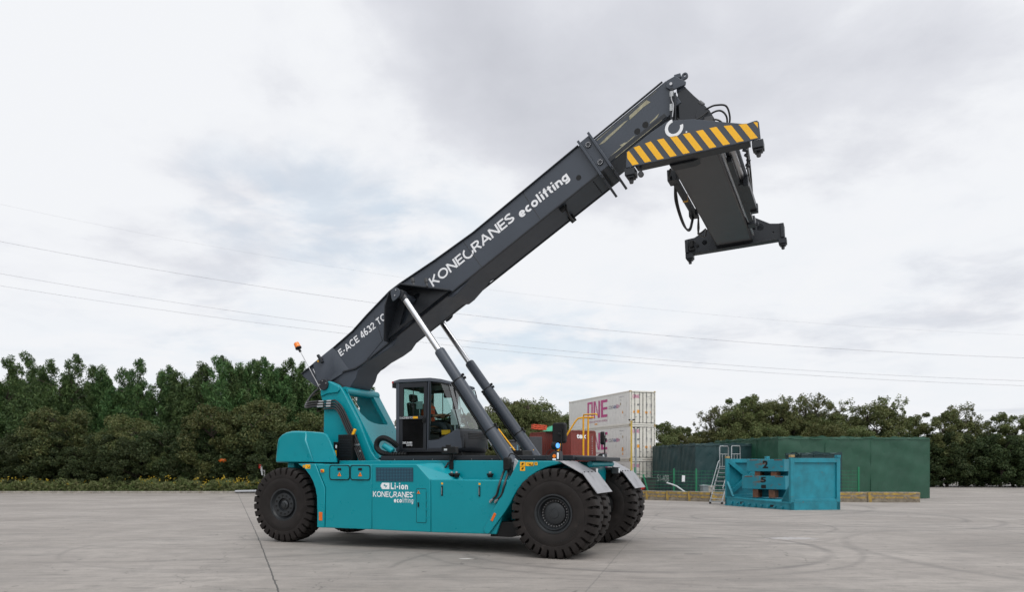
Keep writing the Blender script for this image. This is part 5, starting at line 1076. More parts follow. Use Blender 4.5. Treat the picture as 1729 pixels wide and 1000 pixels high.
# things on the container roofs
RO = mat('red_orange_crate', (.55, .07, .02), .5)
ct = MB(); ct.m = None
for z in (0, .15, .30): ct.box(0, 1.15, 0, .5, z, z+.09)
for x in (0, .35, .7, 1.05): ct.box(x, x+.10, .0, .5, .0, .39)
o = ct.build('plastic_pallet', RO, None, bevel=.01); o.location = (1.72, 58.6, 4.50); o.rotation_euler = (0, R(4), R(15)); tag(o, 'red-orange slatted pallet lying on the cabin roof', 'pallet')
GT = mat('green_tarp_sheet', (.02, .26, .15), .5, var=.2)
rnd = np.random.default_rng(5)
V = []; nx_, ny_ = 16, 8
for j in range(ny_+1):
    for i in range(nx_+1):
        x = i/nx_; y = j/ny_; h_ = .42*math.sin(math.pi*min(1, x*1.1))**.7*math.sin(math.pi*y)**.5 if 0 < x < 1/1.1 and 0 < y < 1 else 0
        V.append((x*1.7, y*1.2, h_*(.75+.5*rnd.random())))
b = MB(); b.add(V, [(j*(nx_+1)+i, j*(nx_+1)+i+1, (j+1)*(nx_+1)+i+1, (j+1)*(nx_+1)+i) for j in range(ny_) for i in range(nx_)]); b.box(.1, 1.5, .2, 1.0, -.0, .05)
o = b.build('tarpaulin', GT, None, ang=60); o.location = (2.55, 60.2, 4.385); o.rotation_euler = (0, 0, R(31-45)); tag(o, 'crumpled bright green sheet lying on the maroon container', 'tarpaulin')

# tarpaulin covered blocks
def tarpmat(n, c1):
    return mat(n, c1, .55, var=.14, scale=.6, bump=.0)
TD = tarpmat('dark_green_tarp', (.004, .032, .035)); TG = tarpmat('green_tarp', (.007, .058, .031))
def tent(name, loc, rz, W, D, Hh, m, label, seed):
    t = empty(name, loc, rz, label, 'covered stack')
    rg = np.random.default_rng(seed)
    def face(n0, o, xd, L_, seams):
        nx, nz = int(L_/.16), 26; V = []
        xd = Vector(xd); nn = Vector((xd.y, -xd.x, 0)); o = Vector(o)
        ph = rg.random(8)*6
        for j in range(nz+1):
            for i in range(nx+1):
                x = L_*i/nx; z = Hh*j/nz
                d = .03*math.sin(x*2.1+ph[0]+z*.7)+.02*math.sin(z*5+ph[1]+x*1.3)*(z/Hh)+.015*math.sin(x*7+ph[2]-z*3)+.012*rg.random()
                top = (.05*math.sin(x*3.3+ph[3])+.03*math.sin(x*8+ph[4])) if j == nz else 0
                edge = min(1, x/.3, (L_-x)/.3)
                p = o+xd*x+nn*(d*edge)+Vector((0, 0, z+top)); V.append(p)
        b = MB(); b.add(V, [(j*(nx+1)+i, j*(nx+1)+i+1, (j+1)*(nx+1)+i+1, (j+1)*(nx+1)+i) for j in range(nz) for i in range(nx)])
        for sx in seams: b.tube([o+xd*sx+nn*.03, o+xd*sx+nn*.03+Vector((0, 0, Hh*.98))], .018, 5)
        b.tube([o+xd*(L_*i/30)+nn*(.05+.02*rg.random())+Vector((0, 0, Hh-.08-.10*rg.random())) for i in range(31)], .022, 5)
        b.build('tarpaulin_side', m, t, ang=70)
    face(0, (0, D, 0), (0, -1, 0), D, [D*f for f in (.2, .45, .7)])
    face(1, (0, 0, 0), (1, 0, 0), W, [W*f for f in (.3, .6)])
    MB().box(.02, W, .02, D, .0, Hh-.02).build('tarpaulin_roof', m, t, bevel=.06)
    return t
t1 = tent('covered_stack', (13.19, 53, -.74), math.atan2(1.4, 8.8), 5.5, 8.9, 3.95, TD, 'dark green tarpaulin block behind the mesh fence beside the white containers', 1)
b = MB(); put_text(b, '51-408', (-.055, 7.6, 1.05), (0, -1, 0), (0, 0, 1), 2.6, .55, 0); b.build('chalk_writing', mat('chalk', (.35, .42, .40), .8), t1, smooth=False)
tent('covered_stack', (18.04, 50, -.68), math.atan2(1.64, 9.6), 11.5, 9.7, 4.27, TG, 'brighter green tarpaulin block with crumpled top edge behind the teal rack', 2)
tent('covered_stack', (18.2, 46.4, -.60), R(3), 2.6, 2.4, 3.05, TD, 'low dark tarpaulin bundle between the green block and the teal end wall', 3)
# faded board and rusty scrap beyond the dark tarpaulin
box_container('container', (13.6, 66, .0), R(8), 'rusty container with a pale faded board behind the dark green block', mat('rust_container', (.20, .09, .05), .8, var=.4), Ln=6, W=4.2, Hh=2.95)
o = MB().box(0, 2.9, 0, .06, 0, .36).build('faded_board', mat('pale_blue_board', (.45, .52, .60), .6, var=.15)); o.location = (15.0, 65.7, 2.96); o.rotation_euler = (0, 0, R(8)); tag(o, 'pale blue faded board propped on the rusty container', 'board')

# low concrete barrier with yellow bands
BARC = mat('barrier_concrete', (.20, .17, .13), .85, var=.35, dirt=((.10, .08, .06), .52, 2.5)); BARY = mat('faded_yellow_paint', (.34, .22, .04), .7, var=.3, dirt=((.15, .125, .09), .46, 3.))
def barrier(p, q, label):
    p, q = Vector(p), Vector(q); d = q-p; Ln = d.length
    t = empty('concrete_barrier', (p.x, p.y, gz((p.y+q.y)/2)-.0), math.atan2(d.y, d.x), label, 'barrier', 'low yellow banded concrete barriers along the fence')
    MB().box(.01, Ln-.01, 0, .32, -.03, .60).build('barrier_body', BARC, t, bevel=.03)
    MB().box(.02, Ln-.02, -.006, .003, .43, .56).build('yellow_band', BARY, t); MB().box(.02, Ln-.02, -.006, .003, .22, .33).build('yellow_band', BARY, t)
    MB().box(.08, .26, -.012, .004, .0, .59).build('yellow_post', BARY, t)
A, B_ = Vector((5.6, 52.7)), Vector((11.96, 44.5)); nseg = 6
names = ['leftmost barrier block, half hidden behind the far front tyre', 'barrier block just right of the far front tyre', 'barrier block below the leaning green post', 'barrier block under the first green fence post', 'barrier block below the white sheet on the tarpaulin', 'barrier block behind the foot of the aluminium steps']
for k in range(nseg): barrier(A+(B_-A)*(k/nseg), A+(B_-A)*((k+1)/nseg), names[k])
names = ['barrier block seen under the X-braced end of the teal rack', 'barrier block behind the middle of the teal rack', 'barrier block behind the near end of the teal rack', 'barrier block past the right end of the teal rack']
A2, B2 = Vector((11.98, 44.4)), Vector((24, 43.4))
for k in range(4): barrier(A2+(B2-A2)*(k/4), A2+(B2-A2)*((k+1)/4), names[k])

# mesh fence
FG = mat('fence_green', (.005, .16, .07), .5)
ft = empty('mesh_fence', (0, 0, 0), 0, 'green wire mesh fence with thin posts standing behind the barrier', 'fence')
fp = [Vector((8.4, 51.5)), Vector((10.95, 49.8)), Vector((12.15, 48.6)), Vector((15.2, 47.6)), Vector((18.3, 46.6)), Vector((21.4, 45.6))]
def gzz(y): return gz(y)
for i, p in enumerate(fp):
    if i == 0: continue
    MB().box(p.x-.045, p.x+.045, p.y-.045, p.y+.045, gzz(p.y), 1.42+(0 if i < 4 else .12)).build('post', FG, ft, bevel=.008)
for i in range(1, len(fp)-1):
    b = MB(); p, q = fp[i], fp[i+1]; n = int((q-p).length/.22)
    for k in range(8): z = gzz(p.y)+.35+k*.22; b.tube([(p.x, p.y, z), (q.x, q.y, z)], .012, 4)
    for k in range(n): u = p+(q-p)*((k+.5)/n); b.tube([(u.x, u.y, gzz(p.y)+.3), (u.x, u.y, 1.33)], .004, 4)
    b.build('wire_mesh', FG, ft, smooth=False)
b = MB(); p, q = Vector((8.6, 50.8)), fp[1]
for k in range(8): z = gzz(p.y)+.35+k*.22; b.tube([(p.x, p.y, z), (q.x, q.y, z)], .012, 4)
b.build('wire_mesh', FG, ft, smooth=False)
o = MB().box(-.05, .05, -.05, .05, 0, 1.75).build('leaning_post', FG, None, bevel=.01); o.location = (9.45, 50.3, -.66); o.rotation_euler = (0, R(-16), 0); tag(o, 'green post leaning to the left against the white container doors', 'post')
o = MB().box(-.05, .05, -.05, .05, 0, 2.2).build('short_post', FG, None, bevel=.01); o.location = (8.62, 51.6, -.70); tag(o, 'upright green post between the yellow pole and the leaning post', 'post')
def pole(name, x, y, h_, m, label, arms):
    t = empty(name, (x, y, gz(y)), 0, label, 'lamp pole'); MB().tube([(0, 0, 0), (0, 0, h_)], [.085, .07], 10).build('post', m, t)
    if arms:
        for s in (-1, 1):
            a = MB().tube([(0, 0, h_-.12), (s*.18, 0, h_+.06)], .02).build('arm', m, t); MB().box(s*.14-.07, s*.14+.16*s if s > 0 else s*.14+.07, -.06, .06, h_+.04, h_+.13).build('lamp_head', BLACK, a, bevel=.01)
pole('lamp_pole', (1066-863)/1250*57, 57, 5.85, mat('yellow_pole', (.48, .33, .05), .6, var=.2), 'yellow lamp pole with two small lamps in front of the white stack', True)
pole('lamp_pole', (1073.5-863)/1250*55.5, 55.5, 5.15, mat('grey_pole', (.22, .24, .25), .5, var=.1), 'thin grey lamp pole with two small lamps before the white doors', True)
# bins, pipe, sheet, bag
def bin_(loc, s, m, label):
    t = empty('waste_bin', loc, R(10), label, 'bin'); a = .26*s; h_ = .95*s
    b = MB(); b.add([(x*a*(.8 if z == 0 else 1), y*a*(.8 if z == 0 else 1), z) for z in (0, h_) for x, y in ((-1, -1), (1, -1), (1, 1), (-1, 1))], [(0, 1, 2, 3), (4, 5, 6, 7), (0, 1, 5, 4), (1, 2, 6, 5), (2, 3, 7, 6), (3, 0, 4, 7)]); b.build('bin_body', m, t, bevel=.02)
    MB().prism([(-a*1.1, h_), (-a*1.1, h_+.06), (0, h_+.11), (a*1.1, h_+.06), (a*1.1, h_)], -a*1.1, a*1.1).build('lid', m, t, bevel=.015)
bin_((12.35, 47.2, -.56), .9, mat('grey_bin', (.16, .19, .20), .5), 'small grey bin standing behind the barrier near the steps'); bin_((12.7, 47.25, -.56), .85, mat('buff_bin', (.30, .28, .24), .6), 'buff coloured bin next to the small grey bin')
bin_((9.45, 50.95, -.70), 1.5, mat('dark_bin', (.02, .028, .026), .5), 'large dark bin behind the leaning green post')
o = MB().tube(bez([(10.0, 47.6, .52), (10.5, 47.3, .34), (10.75, 47.1, .16), (11.1, 46.8, -.12)], 5), .045, 8).build('plastic_pipe', PALE, None); tag(o, 'bent white plastic pipe leaning on the barrier', 'pipe')
o = MB().box(0, .20, -.01, .0, 0, .42).build('paper_notice', WHITE, None); o.location = (11.36, 49.25, .55); o.rotation_euler = (0, R(2), R(-30)); tag(o, 'white paper notice hanging on the green mesh fence', 'notice')
o = MB().sph((0, 0, .1), .16, 8, (1.3, 1, .8)).sph((.12, .1, .26), .09, 8, (1.2, 1, .7)).build('rubbish_bag', REDP, None); o.location = (8.95, 50.6, -.02); tag(o, 'small red bag on top of the barrier beside the container doors', 'bag')

# mobile aluminium steps
AL = mat('aluminium', (.36, .38, .39), .4, .7, var=.1)
t = empty('mobile_steps', (11.44, 40.2, gz(40.4)), R(41), 'wheeled aluminium steps with handrails beside the X-braced rack end', 'steps')
for y in (0, .75):
    MB().tube([(.0, y, .12), (.95, y, 2.05)], .032, 6).tube([(.0, y, .12), (.0, y, .05)], .02, 6).build('stringer', AL, t)
    MB().tube([(.14, y, .75), (.10, y, .88), (.62, y, 1.95), (.80, y, 2.30), (.92, y, 2.40)], .022, 6).tube([(.10, y, .88), (.34, y, .72)], .018, 6).tube([(.62, y, 1.95), (.86, y, 1.88)], .018, 6).build('handrail', AL, t)
    MB().tube([(.95, y, 2.05), (.95, y, 3.12), (1.0, y, 3.2), (1.75, y, 3.2), (1.80, y, 3.12), (1.80, y, .08)], .024, 6).tube([(.95, y, 2.75), (1.80, y, 2.75)], .02, 6).tube([(1.2, y, 2.05), (1.2, y, 2.75)], .016, 6).tube([(1.5, y, 2.05), (1.5, y, 2.75)], .016, 6).build('guard_rail', AL, t)
for k in range(8): MB().box(.0+k*.118, .24+k*.118, .0, .75, .28+k*.235, .31+k*.235).build('step', AL, t)
MB().box(.93, 1.82, 0, .75, 2.03, 2.07).build('platform', AL, t); MB().box(-.06, .28, 0, .75, .10, .16).build('foot_bar', AL, t)
for x in (.02, 1.8):
    for y in (0, .75): MB().cyl((x, y-.03, .07), (x, y+.03, .07), .07, n=14).build('castor', BLACK, t)

# teal flat rack with weights
ra = Vector((11.15, 38.6)); rb = Vector((12.4, 32.2)); d = rb-ra; rz = math.atan2(d.y, d.x); Ln = 6.1
ft_ = empty('flat_rack', (ra.x, ra.y, gz(38.6)), rz, 'long teal flat rack container with an X-braced end wall', 'flat rack')
# local x runs along the rack towards the camera, y to its right-hand side (away to the right in the picture)
gslope = (gz(32.2)-gz(38.6))/6.5
RK = TEAL2
W = 2.44
b = MB(); b.box(0, Ln, 0, .18, .02, .46).box(0, Ln, W-.18, W, .02, .46).box(0, .2, 0, W, .02, .46).box(Ln-.2, Ln, 0, W, .02, .46); b.box(.1, Ln-.1, .1, W-.1, .38, .44); b.build('base_frame', RK, ft_, bevel=.012)
b = MB(); b.box(0, Ln, -.03, .0, .40, .46).box(0, Ln, -.03, 0, .0, .06); b.build('base_flange', RK, ft_)
for k in range(9): MB().box(.7+k*.58, .86+k*.58, -.07, .0, .10+.05*(k % 2), .24).build('lashing_point', RK, ft_, bevel=.015)
for x in (1.6, 4.4): MB().box(x, x+.36, -.004, .002, .16, .28).build('fork_pocket', BLACK, ft_)
def rack_end(x, solid):
    b = MB()
    b.box(x, x+.16, 0, .18, .46, 2.45).box(x, x+.16, W-.18, W, .46, 2.45).box(x, x+.16, .18, W-.18, 2.22, 2.42).box(x, x+.16, .18, W-.18, .46, .60)
    e = b.build('end_wall', RK, ft_, bevel=.01)
    MB().box(x-.02, x+.0 if x < 1 else x+.08, .18, W-.18, .60, 2.22).build('end_panel', RK, e)
    if not solid:
        for p, q in (((.18, .62), (W-.18, 2.3)), ((W-.18, .62), (.18, 2.3))):
            dv = Vector((q[0]-p[0], q[1]-p[1])).normalized(); nn = Vector((-dv.y, dv.x))*.11
            x_ = x+.20+(.006 if p[0] < 1 else 0)
            MB().prism([(p[0]-nn.x, p[1]-nn.y), (q[0]-nn.x, q[1]-nn.y), (q[0]+nn.x, q[1]+nn.y), (p[0]+nn.x, p[1]+nn.y)], x+.05, x_, 'x').build('brace', RK, e, bevel=.006)
        MB().box(x+.09, x+.30, W-.22, W-.02, 1.9, 2.43).build('hinge_block', RK, e, bevel=.01)
    else:
        b = MB(); [b.box(x+.005, x+.05, .3+k*.3, .42+k*.3, .75, 2.2) for k in range(6)]; b.build('end_ribs', RK, e)
    for y in (0, W-.18): MB().box(x-.005, x+.185, y-.006, y+.186, 2.45, 2.56).build('corner_casting', RUSTY if y == 0 else RK, e, bevel=.01)
    s = 1 if x < 1 else -1; x1 = x+.16 if x < 1 else x
    MB().prism([(x1, .46), (x1+s*.62, .46), (x1+s*.50, .46), (x1, 1.15), (x1, 1.25), (x1+s*.62, .50)], .01, .12).build('gusset', RK, e)
rack_end(0, False); rack_end(Ln-.16, True)
def weight(loc, rz, w_, dp, h_, num, label):
    t = empty('test_weight', loc, rz, label, 'steel weight')
    MB().box(-w_/2, w_/2, 0, dp, 0, h_).build('weight_body', TEAL2R, t, bevel=.015)
    b = MB(); put_text(b, num, (-.13, -.006, h_*(.25 if num == '2' else .5)), (1, 0, 0), (0, 0, 1), .28, .38 if num == '2' else .28, .04); b.build('number', BLACK, t, smooth=False)
    if num == '5': MB().box(-.10, .14, -.004, .002, .04, .22).build('socket', BLACK, t)
    for x in (-w_/2+.35, w_/2-.30): MB().box(x-.20, x+.20, -.003, .002, h_-.06, h_-.01).build('rust_edge', RUST, t)
TEAL2R = mat('scuffed_teal_paint', (.004, .17, .225), .55, var=.2, dirt=((.13, .06, .03), .57, 2.2), scale=1.5); RUST = mat('rust', (.13, .05, .025), .8, var=.4)
gzr = gz(37)+.46
wa = R(-42)
def pillars(loc, rz, zs, label):
    t = empty('steel_spacer', loc, rz, label, 'spacer')
    for x in (-.42, .40): MB().box(x-.14, x+.14, .05, .55, 0, zs).build('spacer_post', RUST, t, bevel=.01)
    MB().box(-.7, .85, .75, 1.0, 0, zs).build('spacer_beam', TEAL2R, t)
pc = (12.44, 36.54)
pillars((*pc, gzr), wa, .42, 'rusty spacer posts standing on the rack deck under the weight marked 5')
weight((pc[0], pc[1], gzr+.42), wa, 2.2, 1.2, .66, '5', 'teal steel weight marked 5, lower one on the teal rack')
pillars((pc[0]+.1, pc[1], gzr+1.02), wa, .28, 'rusty spacer posts between the weights marked 2 and 5')
weight((pc[0]+.10, pc[1], gzr+1.30), wa, 1.9, 1.3, .60, '2', 'teal steel weight marked 2, upper one on the teal rack')
# ================================================================ vegetation
def leafmat(name, c1, c2, c3, tr=.12):
    m = bpy.data.materials.new(name); m.use_nodes = True; t = m.node_tree; b = t.nodes['Principled BSDF']
    c = nd(t, 'ShaderNodeTexCoord').outputs['Object']
    col = mixc(t, ramp(t, noise(t, c, .55, 4, .6), [(.35, 0.), (.65, 1.)]), c1, c2)
    col = mixc(t, ramp(t, noise(t, c, 3.2, 3, .6, 0, (3, 3, 3)), [(.45, 0.), (.70, 1.)]), col, c3)
    oi = nd(t, 'ShaderNodeObjectInfo')
    hs = nd(t, 'ShaderNodeHueSaturation'); t.links.new(col, hs.inputs['Color'])
    t.links.new(mth(t, 'ADD', mth(t, 'MULTIPLY', oi.outputs['Random'], .04), .48), hs.inputs['Hue']); t.links.new(mth(t, 'ADD', mth(t, 'MULTIPLY', oi.outputs['Random'], .4), .8), hs.inputs['Value'])
    t.links.new(hs.outputs[0], b.inputs['Base Color']); b.inputs['Roughness'].default_value = .6; b.inputs['Specular IOR Level'].default_value = .25
    tl = nd(t, 'ShaderNodeBsdfTranslucent'); t.links.new(hs.outputs[0], tl.inputs[0]); mx = nd(t, 'ShaderNodeMixShader'); mx.inputs[0].default_value = tr
    o = t.nodes['Material Output']; t.links.new(b.outputs[0], mx.inputs[1]); t.links.new(tl.outputs[0], mx.inputs[2]); t.links.new(mx.outputs[0], o.inputs[0]); return m
LF_CON = leafmat('feathery_leaves', (.028, .064, .020), (.055, .110, .032), (.105, .160, .052))
LF_OLV = leafmat('olive_leaves', (.036, .062, .019), (.068, .090, .027), (.135, .135, .048))
LF_GRN = leafmat('broad_leaves', (.050, .072, .022), (.095, .112, .036), (.150, .145, .058))
LF_DRK = leafmat('dark_leaves', (.016, .030, .010), (.034, .054, .017), (.070, .085, .030))
BARK = mat('bark', (.06, .048, .036), .9, var=.35, scale=4)
def leaf_mesh(name, clumps, per, size, asp, droop, rg, m):
    # clumps: array (n,6) centre xyz, radius xyz. Leaves gather on the shell of each clump.
    n = len(clumps)*per; idx = np.repeat(np.arange(len(clumps)), per); C_ = clumps[idx]
    d = rg.normal(size=(n, 3)); d /= np.linalg.norm(d, axis=1)[:, None]; r = rg.random(n)**.45
    P = C_[:, :3]+d*C_[:, 3:]*r[:, None]
    a = rg.normal(size=(n, 3)); a[:, 2] -= droop; a /= np.linalg.norm(a, axis=1)[:, None]
    bb = np.cross(a, rg.normal(size=(n, 3))); bb /= np.linalg.norm(bb, axis=1)[:, None]
    s = size*(.6+.8*rg.random(n))[:, None]
    V = np.stack([P-a*s, P+bb*s*asp, P+a*s, P-bb*s*asp], 1).reshape(-1, 3)
    me = bpy.data.meshes.new(name); me.vertices.add(4*n); me.vertices.foreach_set('co', V.astype(np.float32).ravel())
    me.loops.add(4*n); me.loops.foreach_set('vertex_index', np.arange(4*n, dtype=np.int32)); me.polygons.add(n); me.polygons.foreach_set('loop_start', np.arange(0, 4*n, 4, dtype=np.int32)); me.polygons.foreach_set('loop_total', np.full(n, 4, dtype=np.int32))
    me.update(); me.validate(); me.materials.append(m); return me
def trunk_mesh(name, Ht, r0, clumps, rg, nl=16):
    b = MB(); k = 7; pts = [(rg.normal()*.05*i, rg.normal()*.05*i, Ht*.86*i/k) for i in range(k+1)]
    b.tube(pts, [r0*(1-.85*i/k) for i in range(k+1)], 8)
    sel = clumps[rg.permutation(len(clumps))[:nl]]
    for c in sel:
        z0 = max(Ht*.12, c[2]-.35*math.hypot(c[0], c[1])-.6); z0 = min(z0, Ht*.85); i = min(k-1, int(z0/(Ht*.86)*k)); s_ = Vector(pts[i]).lerp(Vector(pts[i+1]), z0/(Ht*.86)*k-i)
        e = Vector(c[:3]); mid = s_.lerp(e, .5)+Vector((0, 0, .25)); b.tube([s_, mid, e], [r0*.34, r0*.2, r0*.06], 5)
    me_o = b.build(name, BARK); me = me_o.data; bpy.data.objects.remove(me_o); return me
def proto(kind, seed, Ht, Rd):
    rg = np.random.default_rng(seed); cl = []
    if kind == 'feathery':
        tops = [(0, 0, Ht)]+[(rg.normal()*Rd*.55, rg.normal()*Rd*.55, Ht*(.78+.18*rg.random())) for _ in range(4)]
        for tx_, ty_, th in tops:
            n = 64
            for i in range(n):
                h_ = .10+.88*((i+rg.random())/n)**.9; rr = Rd*.66*(1.02-h_)**.6*(.45+.6*rg.random()); a = rg.random()*6.283
                s_ = (.42+.50*(1-h_))*(.75+.5*rg.random()); cl.append((tx_+rr*math.cos(a), ty_+rr*math.sin(a), th*h_, s_*.8, s_*.8, s_*1.15))
        cl = np.array(cl); return leaf_mesh('crown', cl, 95, .155, .26, 1.0, rg, LF_CON), trunk_mesh('trunk', Ht, .26, cl, rg, 20)
    if kind in ('olive', 'broad', 'dark'):
        n = 105
        for i in range(n):
            a = rg.random()*6.283; h_ = rg.random()**.8; prof = math.sin(math.pi*min(.98, (.10+.80*h_)))**.6
            rr = Rd*prof*(.35+.75*rg.random()**.5); s_ = Rd*.21*(.5+1.0*rg.random()); cl.append((rr*math.cos(a), rr*math.sin(a), Ht*(.12+.86*h_)+rg.normal()*.25, s_, s_, s_*.75))
        cl = np.array(cl); m = {'olive': LF_OLV, 'broad': LF_GRN, 'dark': LF_DRK}[kind]
        return leaf_mesh('crown', cl, 240, .11, .48, .2, rg, m), trunk_mesh('trunk', Ht, .20, cl, rg, 24)
    if kind == 'sparse':
        n = 75
        for i in range(n):
            a = rg.random()*6.283; h_ = rg.random()**.7; prof = math.sin(math.pi*min(.98, (.15+.75*h_)))**.5
            rr = Rd*prof*(.2+.9*rg.random()**.6); s_ = Rd*.13*(.5+.9*rg.random()); cl.append((rr*math.cos(a), rr*math.sin(a), Ht*(.2+.80*h_), s_, s_, s_*1.2))
        cl = np.array(cl); return leaf_mesh('crown', cl, 46, .12, .45, .1, rg, LF_GRN), trunk_mesh('trunk', Ht, .16, cl, rg, 60)
PR = {}
for i, (k, Ht, Rd) in enumerate([('feathery', 14, 3.6), ('feathery', 14, 3.2), ('feathery', 14, 4.0), ('olive', 8, 3.2), ('olive', 8, 3.0), ('broad', 9, 3.4), ('broad', 9, 3.0), ('dark', 7, 3.0), ('sparse', 10, 3.0), ('sparse', 10, 2.6)]):
    PR.setdefault(k, []).append((proto(k, 40+i, Ht, Rd), Ht))
trg = random.Random(12)
def plant(kind, px, Z, ytop, wsc, label, cat, group, name, zb=None, X=None):
    (cm, tm), Ht = PR[kind][trg.randrange(len(PR[kind]))]
    gx = X if X is not None else (px-863)/1250*Z; zb = gz(Z) if zb is None else zb
    hh = (784-ytop)/1250*Z+H-zb if ytop is not None else Ht
    sc = hh/Ht; t = empty(name, (gx, Z, zb), trg.uniform(0, 6.28), label, cat, group); t.scale = (sc*wsc, sc*wsc, sc)
    for nm, me in (('crown', cm), ('trunk', tm)):
        o = bpy.data.objects.new(nm, me); COL.objects.link(o); o.parent = t
    return t
G1 = 'tall feathery evergreens behind the yard on the left'
LT = 'tall dark green feathery evergreen in the row left of the machine'
for px, Z, y in [(-150, 80, 650), (-95, 78, 612), (-40, 80, 640), (15, 78, 602), (70, 80, 634), (125, 78, 598), (180, 80, 636), (235, 78, 606), (290, 80, 628), (340, 77, 612), (380, 76, 600), (424, 77, 606), (442, 76, 603), (470, 79, 622), (487, 78, 604), (512, 78, 628), (540, 80, 640), (575, 82, 668)]:
    plant('feathery', px, Z, y, 1.05, LT, 'tree', G1, 'evergreen_tree')
for k, px in enumerate(range(-165, 600, 31)):
    plant('feathery', px, 84, [648, 634, 656, 640, 629][k % 5], 1.15, 'feathery evergreen in the rear row, filling the gaps of the front one', 'tree', 'evergreens in the rear row', 'evergreen_tree')
G2 = 'olive scrub trees in front of the evergreens'
LO = 'low scrub tree in front of the feathery evergreens'
for px, Z, y in [(-140, 71, 745), (-80, 70, 702), (-20, 71, 750), (40, 70, 760), (100, 71, 694), (160, 70, 752), (215, 71, 704), (270, 70, 756), (318, 71, 738), (362, 70, 688), (402, 72, 762), (438, 71, 682), (462, 72, 716), (490, 72, 744), (515, 71, 722), (540, 72, 696), (570, 74, 712), (610, 76, 715)]:
    plant('olive' if trg.random() < .62 else 'broad', px, Z, y+trg.uniform(-4, 10), 1.0, LO, 'tree', G2, 'scrub_tree')
G3 = 'dark bushes under the scrub trees'
LD = 'dark bush low under the scrub trees at the back of the verge'
for px in range(-160, 560, 24): plant('dark', px+trg.uniform(-8, 8), 68.8+trg.uniform(0, 2.5), trg.uniform(728, 770), 1.05, LD, 'bush', G3, 'bush', zb=-1.3)
G4 = 'broadleaf trees beyond the containers'
LM = 'mid green broadleaf tree rising behind the yard between the cab and the containers'
for px, Z, y in [(645, 84, 720), (690, 84, 712), (735, 86, 705), (780, 84, 700), (815, 82, 704), (838, 84, 690), (868, 84, 680), (895, 82, 684), (920, 84, 700), (946, 82, 704), (700, 78, 735), (760, 78, 740), (820, 76, 728), (870, 77, 722), (910, 76, 724), (800, 72, 745), (850, 72, 750), (852, 80, 700), (884, 80, 690), (908, 80, 706), (932, 80, 712), (960, 82, 712), (825, 80, 712)]:
    plant('broad', px, Z, y, 1.0, LM, 'tree', G4, 'broadleaf_tree')
plant('sparse', 897, 80, 676, .9, 'loose airy tree standing above the grove right of the far cylinder', 'tree', None, 'broadleaf_tree')
G5 = 'broadleaf trees behind the tarpaulin blocks'
LR = 'broadleaf tree behind the tarpaulin blocks on the right'
for px, Z, y in [(1118, 90, 716), (1148, 92, 722), (1180, 90, 730), (1240, 86, 706), (1256, 84, 672), (1280, 86, 684), (1307, 85, 682), (1345, 88, 708), (1385, 86, 700), (1430, 88, 704), (1480, 86, 688), (1530, 88, 705), (1590, 86, 696), (1650, 88, 710), (1710, 86, 700), (1770, 88, 700), (1215, 84, 722), (1340, 84, 712), (1370, 84, 716), (1130, 84, 734), (1165, 84, 736), (1200, 84, 737), (1235, 83, 730), (1268, 83, 722), (1300, 83, 724), (1398, 83, 722), (1440, 83, 726)]:
    plant('broad', px, Z, y, .85 if 1240 < px < 1320 else 1.0, LR, 'tree', G5, 'broadleaf_tree')
for px in range(1330, 1860, 30): plant('dark', px, 84+trg.uniform(0, 3), trg.uniform(735, 755), 1.1, 'dark bush at the back of the yard on the right', 'bush', 'bushes at the back on the right', 'bush', zb=-1.5)
G6 = 'thin leaved trees on the right'
LS = 'thin tree with see-through crown behind the green tarpaulin block'
for px, Z, y in [(1205, 86, 694), (1222, 87, 686), (1236, 88, 698), (1318, 85, 684), (1330, 86, 674), (1352, 88, 678), (1375, 86, 668), (1410, 88, 680), (1500, 86, 672), (1620, 88, 685)]:
    plant('sparse', px, Z, y, .95, LS, 'tree', G6, 'thin_tree')
G7 = 'trees behind the photographer'
for X_, Z, h_ in [(-50, y_, 10+(y_ % 3)) for y_ in range(-44, 26, 7)]+[(-30, -34, 9), (-20, -36, 11), (-11, -34, 10), (-3, -37, 12), (6, -35, 9), (15, -36, 11), (25, -34, 10), (36, -37, 12), (-42, -36, 10)]:
    (cm, tm), Ht = PR['broad'][0]; t = empty('broadleaf_tree', (X_, Z, 0), trg.uniform(0, 6), 'broadleaf tree behind the photographer, seen only as a reflection in the cab door', 'tree', G7); s_ = h_/Ht; t.scale = (s_*1.6, s_*1.6, s_)
    for nm, me in (('crown', cm), ('trunk', tm)):
        o = bpy.data.objects.new(nm, me); COL.objects.link(o); o.parent = t

# weeds and goldenrod on the verge
rg = np.random.default_rng(9)
def weeds(name, m, n, size, asp, zlo, zhi, label, cat, spots=None, rad=.25):
    if spots is None: x = rg.uniform(-100, -11, n); y = rg.uniform(66.6, 69.5, n); z = rg.random(n)**1.1*(.60+.40*np.sin(x*.9)**2+.3*np.sin(x*2.3+1)**2)
    else:
        i = rg.integers(0, len(spots), n); x = spots[i, 0]+rg.normal(size=n)*rad; y = spots[i, 1]+rg.normal(size=n)*rad; z = spots[i, 2]+rg.normal(size=n)*rad*.9
    cl = np.stack([x, y, -.79+z, np.full(n, .05), np.full(n, .05), np.full(n, .06)], 1)
    me = leaf_mesh(name, cl, 3, size, asp, -.8, rg, m); o = bpy.data.objects.new(name, me); COL.objects.link(o); tag(o, label, cat, kind='stuff'); return o
weeds('weeds', leafmat('weed_leaves', (.09, .14, .04), (.13, .16, .06), (.19, .18, .09)), 60000, .13, .24, 0, 1, 'rough green weeds growing along the verge behind the kerb', 'weeds')
sp_ = np.stack([rg.uniform(-100, -11, 230), rg.uniform(66.7, 68.6, 230), .55+.75*rg.random(230)], 1)
